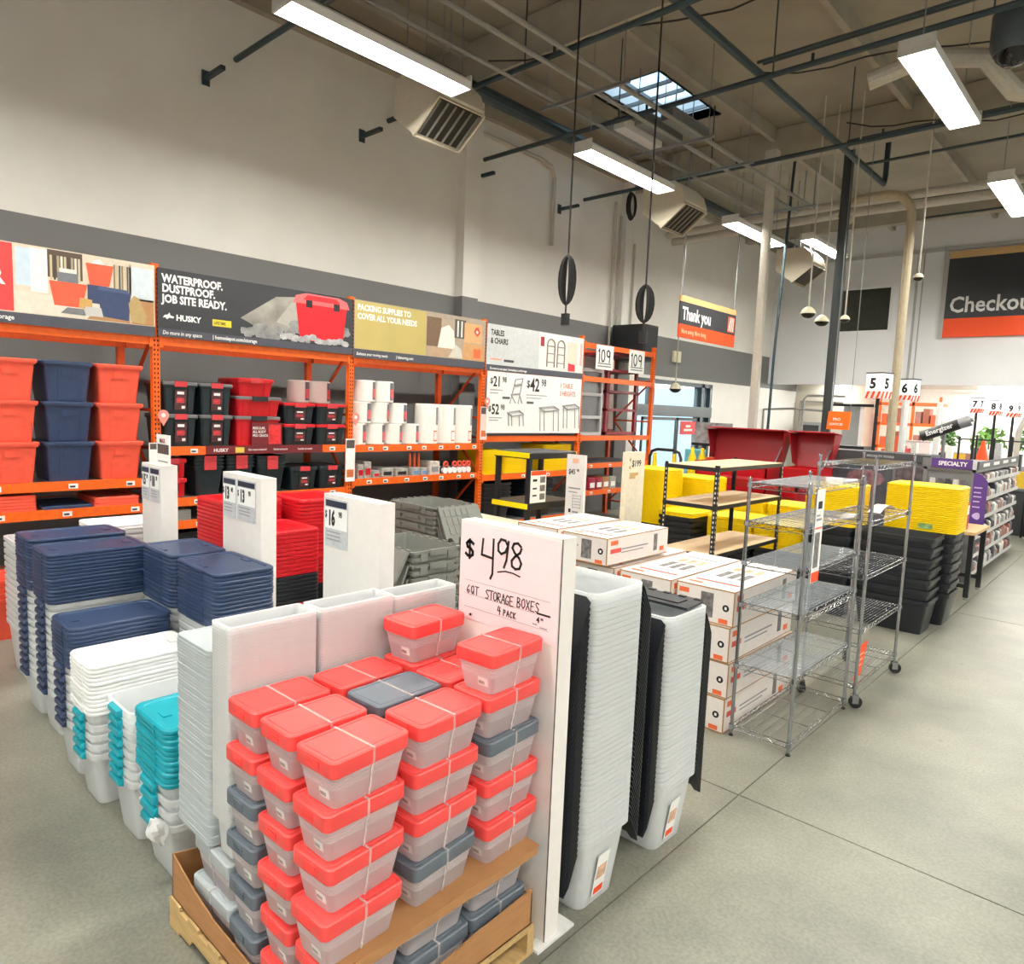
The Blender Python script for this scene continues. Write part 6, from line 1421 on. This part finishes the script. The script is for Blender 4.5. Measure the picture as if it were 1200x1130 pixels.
goods = [mat('goods_%d' % k, c, .5, var=.25, scale=25) for k, c in enumerate(((196,196,198),(150,150,156),(96,92,100),(226,222,216),(60,62,70),(170,120,110)))]
gl = ('bottom','second','third','fourth','fifth','top')
cnt = 0
for k in range(6):
    z = .141+.27*k; y = gy0+.12
    while y < gy1-.15:
        w_ = random.uniform(.09,.2); h_ = random.uniform(.08,.11 if k == 5 else .2); d_ = random.uniform(.2,.33)
        o = MB().loft([rr(d_/2, w_/2-.008, .012, 0, 1), rr(d_/2, w_/2-.008, .012, h_*.8, 1), rr(d_/2-.02, w_/2-.02, .012, h_, 1)]).build('packaged_part', random.choice(goods), None, (gx1+.05-d_/2, y+w_/2, z))
        tag(o, 'small packaged part in a row on the %s shelf of the grey gondola' % gl[k], 'package', 'packages on the %s gondola shelf' % gl[k]); y += w_+.01; cnt += 1
for r_ in range(5):
    for c in range(5):
        x = gx0+.1+.1*c; z = 1.48-.16*r_
        o = MB().box(x, gy0-.05, z-.1, x+.075, gy0-.012, z).box(x, gy0-.052, z, x+.07, gy0-.046, z+.025).build('hanging_pack', goods[(r_*3+c*2) % 6]); tag(o, 'small blister pack hanging on the gondola end panel, %s row' % gl[r_], 'package', 'blister packs on the gondola end, %s row' % gl[r_])
# low grey gondola to its left with pictured bags
t = thing('gondola', 'low grey gondola with dark pictured panels behind the wire shelves', 'display shelf', (-3.4, 12.9, 0))
wb_(MB().box(-4.3, 12.6, 0, -2.66, 13.2, 1.68), 'cabinet', GG, t); wb_(MB().box(-4.32, 12.55, 1.68, -2.66, 13.2, 1.8), 'header', GD, t)
wb_(MB().box(-4.2, 12.58, .6, -3.2, 12.6, 1.6), 'picture_panel', mat('panel_slate', (74,80,88), .5, var=.35, scale=6), t); wb_(MB().box(-3.15, 12.58, .6, -2.75, 12.6, 1.6), 'picture_panel', mat('panel_tools', (92,84,90), .5, var=.5, scale=14), t)
s = MB(); poly(s, (-3.6, 12.58, 1.36), X3, Z3, [(.3*math.cos(q), .15*math.sin(q)) for q in [2*PI*j/10 for j in range(10)]], .003); wb_(s, 'tool_picture', mat('panel_mauve', (140,104,112), .5, var=.5, scale=12), t)
wtext('SPECIALTY TOOLS', mat('print_pale', (200,206,210), .6), t, (-3.6, 12.548, 1.72), X3, Z3, .05, bold=.01)
# checkout number lights
def lane(n, x, y, zt, lab, two=False, w=.26, h=.42):
    t = thing('lane_sign', lab, 'lane sign', (x, y, 0), -.32)
    MB().tube([(0,0,0),(0,0,zt-h)], .03, 8).build('pole', BLACKM, t); MB().box(-.15,-.15,0,.15,.15,.02).build('base_plate', BLACKM, t)
    cube = MB().box(-w/2, -w/2, zt-h*.72, w/2, w/2, zt).build('lantern', mat('lane_white', (240,240,242), .5, emit=.5), t)
    MB().box(-w/2-.006, -w/2-.006, zt-.012, w/2+.006, w/2+.006, zt+.006).build('lantern_cap', BLACKM, t)
    MB().box(-w/2, -w/2, zt-h, w/2, w/2, zt-h*.72).build('striped_base', PAPER, t)
    for q in range(3):
        s = MB(); x0 = -w/2+.09*q*w/.26
        s.add([(x0, -w/2-.003, zt-h), (x0+.045, -w/2-.003, zt-h), (x0+.09, -w/2-.003, zt-h*.72), (x0+.045, -w/2-.003, zt-h*.72)], [(0,1,2,3)])
        s.add([(w/2+.003, x0, zt-h), (w/2+.003, x0+.045, zt-h), (w/2+.003, x0+.09, zt-h*.72), (w/2+.003, x0+.045, zt-h*.72)], [(0,1,2,3)]); s.build('stripe', SIGNOR, t)['kind'] = 'stuff'
    text(n, INK, t, (-w*.25, -w/2-.003, zt-h*.6), X3, Z3, h*.55, bold=.03); text(n, INK, t, (w/2+.003, -w*.25, zt-h*.6), Y3, Z3, h*.55, bold=.03)
lane('5', -3.76, 13.45, 3.14, 'white number 5 lane lantern on a black pole', w=.3, h=.44); lane('6', -3.66, 15.0, 3.12, 'white number 6 lane lantern behind the tan pipe')
lane('7', -3.35, 19.8, 2.96, 'lane lantern reading 7, first of the far trio beyond the queue divider', w=.2, h=.36); lane('8', -3.02, 20.1, 2.92, 'lane lantern reading 8, middle of the far trio beyond the queue divider', w=.2, h=.36); lane('9', -2.65, 20.0, 2.87, 'lane lantern reading 9, last of the far trio beyond the queue divider', w=.22, h=.34)
for k, (x, y, z1, M_, lab) in enumerate(((-3.45,14.0,2.7,PAPER,'white slender pole beside the nearer lane lantern'),(-3.45,16.6,2.75,PAPER,'white slender pole beside the second lane lantern'),(-2.45,19.5,2.9,PIPEW,'pale slanting pole beside the number 9 lantern'))):
    pipe('slender_pole', lab, 'pole', [(x, y, 0), (x, y, z1)] if k < 2 else [(x, y, 0), (x, y, 2.2), (x+.3, y, 3.1)], .06, M_, 8)
# giant battery on a stand
t = thing('giant_battery', 'giant tilted black display battery on a stand above the gondola', 'display battery', (-3.1, 16.0, 0))
a = Vector((-3.6, 16.0, 2.04)); b = Vector((-2.78, 16.0, 2.40)); d = (b-a).normalized()
wb_(MB().tube([a, b], .105, 18), 'battery', mat('battery_black', (44,44,48), .35), t); wb_(MB().tube([b-d*.2, b-d*.001], .107, 18), 'battery_band', mat('battery_silver', (160,162,166), .3, .5), t); wb_(MB().tube([b, b+d*.05], .04, 10), 'terminal', STEEL, t)
wb_(MB().tube([(-3.2, 16.0, 1.0), (-3.2, 16.0, 2.12)], .03, 8), 'stand', STEEL, t); wb_(MB().box(-3.35, 15.85, 0, -3.05, 16.15, 1.0), 'stand_base', GD, t)
wtext('Energizer', WHITE, t, tuple(a+d*.12+Vector((0,-.107,-.035))), tuple(d), (-d.z, 0, d.x), .135, bold=.02, xs=.95)
# orange service sign
t = thing('service_sign', 'small orange service sign hanging behind the red job boxes', 'sign', (-4.56, 14.0, 2.1))
wb_(MB().loft([[(-4.77+px, 13.98, 2.12+pz) for px, pz in ((0,0),(.4,0),(.42,.34),(.02,.34))], [(-4.77+px, 14.02, 2.12+pz) for px, pz in ((0,0),(.4,0),(.42,.34),(.02,.34))]]), 'board', mat('service_orange', (255,112,12), .5, emit=.25), t)
wtext('PRO', WHITE, t, (-4.66, 13.978, 2.29), X3, Z3, .07, bold=.02); wtext('SERVICES', WHITE, t, (-4.72, 13.978, 2.2), X3, Z3, .06, bold=.02)
for x in (-4.72, -4.37): wb_(MB().tube([(x, 14.0, 2.46), (x, 14.0, RZ-.004)], .006, 6), 'hanger_rod', STEEL, t)
# black bench frames beyond the job boxes
for k, (x, y) in enumerate(((-4.75, 13.4), (-4.2, 13.75))):
    t = thing('stool_frame', 'black steel stand beyond the red job boxes, %s of two' % ('first','second')[k], 'stand', (x, y, 0))
    for sx in (-.22, .22):
        for sy in (-.2, .2): MB().box(sx-.03, sy-.03, 0, sx+.03, sy+.03, 1.78).build('leg', BLACKM, t)
    MB().box(-.27,-.25,1.78,.27,.25,1.84).build('stand_top', BLACKM, t)
# checkout counters, far racks, plants
for k, (x, y, w_, M_, lab) in enumerate(((-3.4,17.5,1.6,GD,'dark checkout counter behind the gondola, nearest'),(-2.2,18.6,1.2,GD,'dark checkout counter behind the gondola, second'),(-1.2,17.2,1.2,mat('counter_black',(40,44,48),.5),'dark checkout counter by the aisle'),(-.6,19.5,1.0,GD,'dark checkout counter at the frame edge'))):
    t = thing('checkout_counter', lab, 'counter', (x, y, 0)); MB().box(-w_/2,-.35,0,w_/2,.35,.95).build('cabinet', M_, t); MB().box(-w_/2-.03,-.38,.95,w_/2+.03,.38,1.0).build('worktop', GG, t)
    for q in range(3): 
        s = MB().box(-w_/2+.15+q*w_/3.2, -.1, 1.0, -w_/2+.4+q*w_/3.2, .1, 1.25+.1*q).build('counter_display', [goods[3], mat('goods_yellow',(240,196,60),.5), goods[0]][q], t)
for k in range(9):
    x = -3.3+.32*k; o = MB().box(x-.018, 17.98, 0, x+.018, 18.02, 2.05+.05*(k % 2)).build('fence_post', BLACKM); tag(o, 'black upright post of the checkout queue divider', 'post', 'queue divider posts')
pipe('fence_rail', 'black top rail of the checkout queue divider', 'rail', [(-3.35, 18.05, 2.0), (-.7, 18.05, 2.0)], .016, BLACKM, 6)
for k, (x, z, lab) in enumerate(((-3.0,1.95,'orange traffic cone beside the number 7 lantern'),)):
    t = thing('traffic_cone', lab, 'cone', (x, 18.9, 0)); MB().lathe([(.14,1.5),(.02,2.0),(0,2.0)], n=12).build('cone', SIGNOR, t); MB().box(-.17,-.17,0,.17,.17,1.5).build('stand', goods[3], t)
for k, (x0, lab) in enumerate(((-7.5,'orange rack with tools in the lobby behind the nearer lane lantern'),(-6.45,'orange rack with tools in the lobby behind the second lane lantern'))):
    t = thing('pallet_rack', lab, 'rack', (x0+.4, 27, 0))
    for x in (x0, x0+.8): wb_(MB().box(x, 27, 0, x+.08, 27.08, 3.2), 'upright_post', ORANGE, t)
    for z in (.6, 1.4, 2.2, 2.9): wb_(MB().box(x0, 27, z, x0+.88, 27.9, z+.1), 'shelf', ORANGE, t)
    for z in (.7, 1.5, 2.3):
        for q in range(3): wb_(MB().box(x0+.1+.24*q, 27.1, z, x0+.28+.24*q, 27.6, z+.3+.1*((q+k) % 3)), 'goods', [mat('goods_orange',(226,96,60),.5), goods[5], mat('goods_brown',(150,84,60),.5)][(q+k) % 3], t)
LEAF = [mat('leaf_green', (46,88,28), .5, var=.35), mat('leaf_light', (84,126,44), .5, var=.35)]
for k in range(4):
    t = thing('potted_plant', 'leafy green garden plant in the bright lobby beyond the lanterns, plant %s' % ('one','two','three','four','five','six')[k], 'plant', (-5.0+1.1*k, 24.8+.6*(k % 2), 0))
    t['label'] = 'leafy green garden plant in the bright lobby beyond the lane lanterns'; t['group'] = 'lobby plants'
    MB().lathe([(0,0),(.2,0),(.26,.4),(0,.4)], n=12).build('pot', mat('terracotta', (176,96,66), .7), t); MB().box(-.27,-.27,0,.27,.27,.0).build('saucer', goods[2], t) if False else None
    st = MB(); lf = MB()
    for q in range(130):
        a = random.uniform(0, 2*PI); e = random.uniform(-.2, 1.4); r_ = random.uniform(.2, .5); c = Vector((r_*math.cos(a)*math.cos(e), r_*math.sin(a)*math.cos(e), 1.75+r_*math.sin(e)*1.1))
        u = Vector((random.uniform(-1,1), random.uniform(-1,1), random.uniform(-.3,1))).normalized()*.14; v = u.orthogonal().normalized()*.05
        lf.add([c-u, c+v, c+u, c-v], [(0,1,2,3)])
    st.tube([(0,0,.4),(.02,0,1.2),(0,.02,1.9)], .025, 6); st.build('stem', mat('stem_brown', (110,84,54), .7), t); f_ = lf.build('foliage', LEAF[k % 2], t); f_['kind'] = 'stuff'
for k, (x, y, z, M_, lab) in enumerate(((-4.3,23.5,1.5,mat('goods_yellow',(240,196,60),.5),'yellow display bin in the lobby'),(-2.0,24.0,1.6,mat('goods_orange',(226,96,60),.5),'orange display bin in the lobby'),(-5.3,23.6,1.75,PAPER,'white notice stand in the lobby'),(-1.4,23.4,1.4,goods[3],'pale display bin in the lobby'))):
    t = thing('display_bin', lab, 'display', (x, y, 0)); MB().box(-.3,-.25,0,.3,.25,z).build('cabinet', M_, t); MB().box(-.33,-.28,z,.33,.28,z+.04).build('worktop', goods[0], t)
# lobby wall conduits and a small machine on the pale wall
for k, pts in enumerate(([(-9.47,22.0,1.9),(-9.47,22.0,2.55),(-8.6,22.0,2.6),(-7.4,22.0,2.55)], [(-8.2,21.9,0),(-8.2,21.9,2.9),(-8.1,21.9,3.0),(-7.0,21.9,3.0)], [(-9.3,24.55,.5),(-9.3,24.55,2.9),(-7.9,24.55,2.9)], [(-8.3,24.45,.0),(-8.3,24.45,2.95)])):
    pipe('lobby_conduit', 'grey conduit bend by the lobby opening, %s of four' % ('first','second','third','fourth')[k], 'pipe', pts, .035, CONDUIT, 8)
t = thing('wall_panel_box', 'grey steel cabinet on the pale lobby wall', 'cabinet', (-8.8, 24.4, 0)); wb_(MB().box(-9.2, 24.2, 1.2, -8.4, 24.58, 2.2), 'cabinet', GCAB, t); wb_(MB().box(-9.1, 24.19, 1.9, -8.5, 24.2, 2.1), 'door_panel', GD, t); wb_(MB().box(-9.2, 24.2, 0, -8.4, 24.58, 1.2), 'plinth', LOBW, t)
t = thing('photo_board', 'grey framed photo board standing on the large red job box', 'board', (-6.2, 12.6, 0)); wb_(MB().box(-6.75, 12.55, 1.75, -6.0, 12.6, 2.15), 'board', mat('photo_grey', (146,146,152), .4, var=.5, scale=9), t); wb_(MB().box(-6.8, 12.54, 1.7, -5.95, 12.61, 1.75), 'frame_edge', BLACKM, t); wb_(MB().box(-6.42, 12.56, 0, -6.36, 12.6, 1.75), 'stand_leg', BLACKM, t)

t = thing('steel_pillar', 'grey steel-clad pillar at the end of the pale lobby wall', 'pillar', (-7.3, 23.9, 0)); wb_(MB().box(-7.6, 23.7, 0, -7.1, 24.1, 2.75), 'cladding', GCAB, t); wb_(MB().box(-8.2, 23.65, 2.75, -6.7, 24.15, 2.83), 'cap_shelf', BLACKM, t)
for k, (x, y, h_, M_, lab) in enumerate(((-5.9,22.9,1.9,mat('goods_orange',(226,96,60),.5),'orange tool display below the second lane lantern'),(-5.2,22.55,1.75,mat('pinkish_red',(224,84,90),.5),'pinkish red display carton in the lobby'),(-4.5,22.55,1.9,PAPER,'white display panel in the lobby behind the battery'),(-3.9,22.8,1.7,goods[2],'dark display stand in the lobby behind the battery'),(-3.3,23.2,1.85,PAPER,'white display panel in the lobby below the far lanterns'),(-2.6,22.7,1.6,goods[4],'black display stand in the lobby below the far lanterns'))):
    t = thing('lobby_display', lab, 'display', (x, y, 0)); MB().box(-.28,-.2,0,.28,.2,h_*.55).build('cabinet', goods[k % 6], t)
    for q in range(3): MB().box(-.25+.17*q,-.12,h_*.55,-.25+.17*q+.14,.12,h_*(.8+.1*((q+k) % 3))).build('goods', M_ if q != 1 else goods[(k+2) % 6], t)
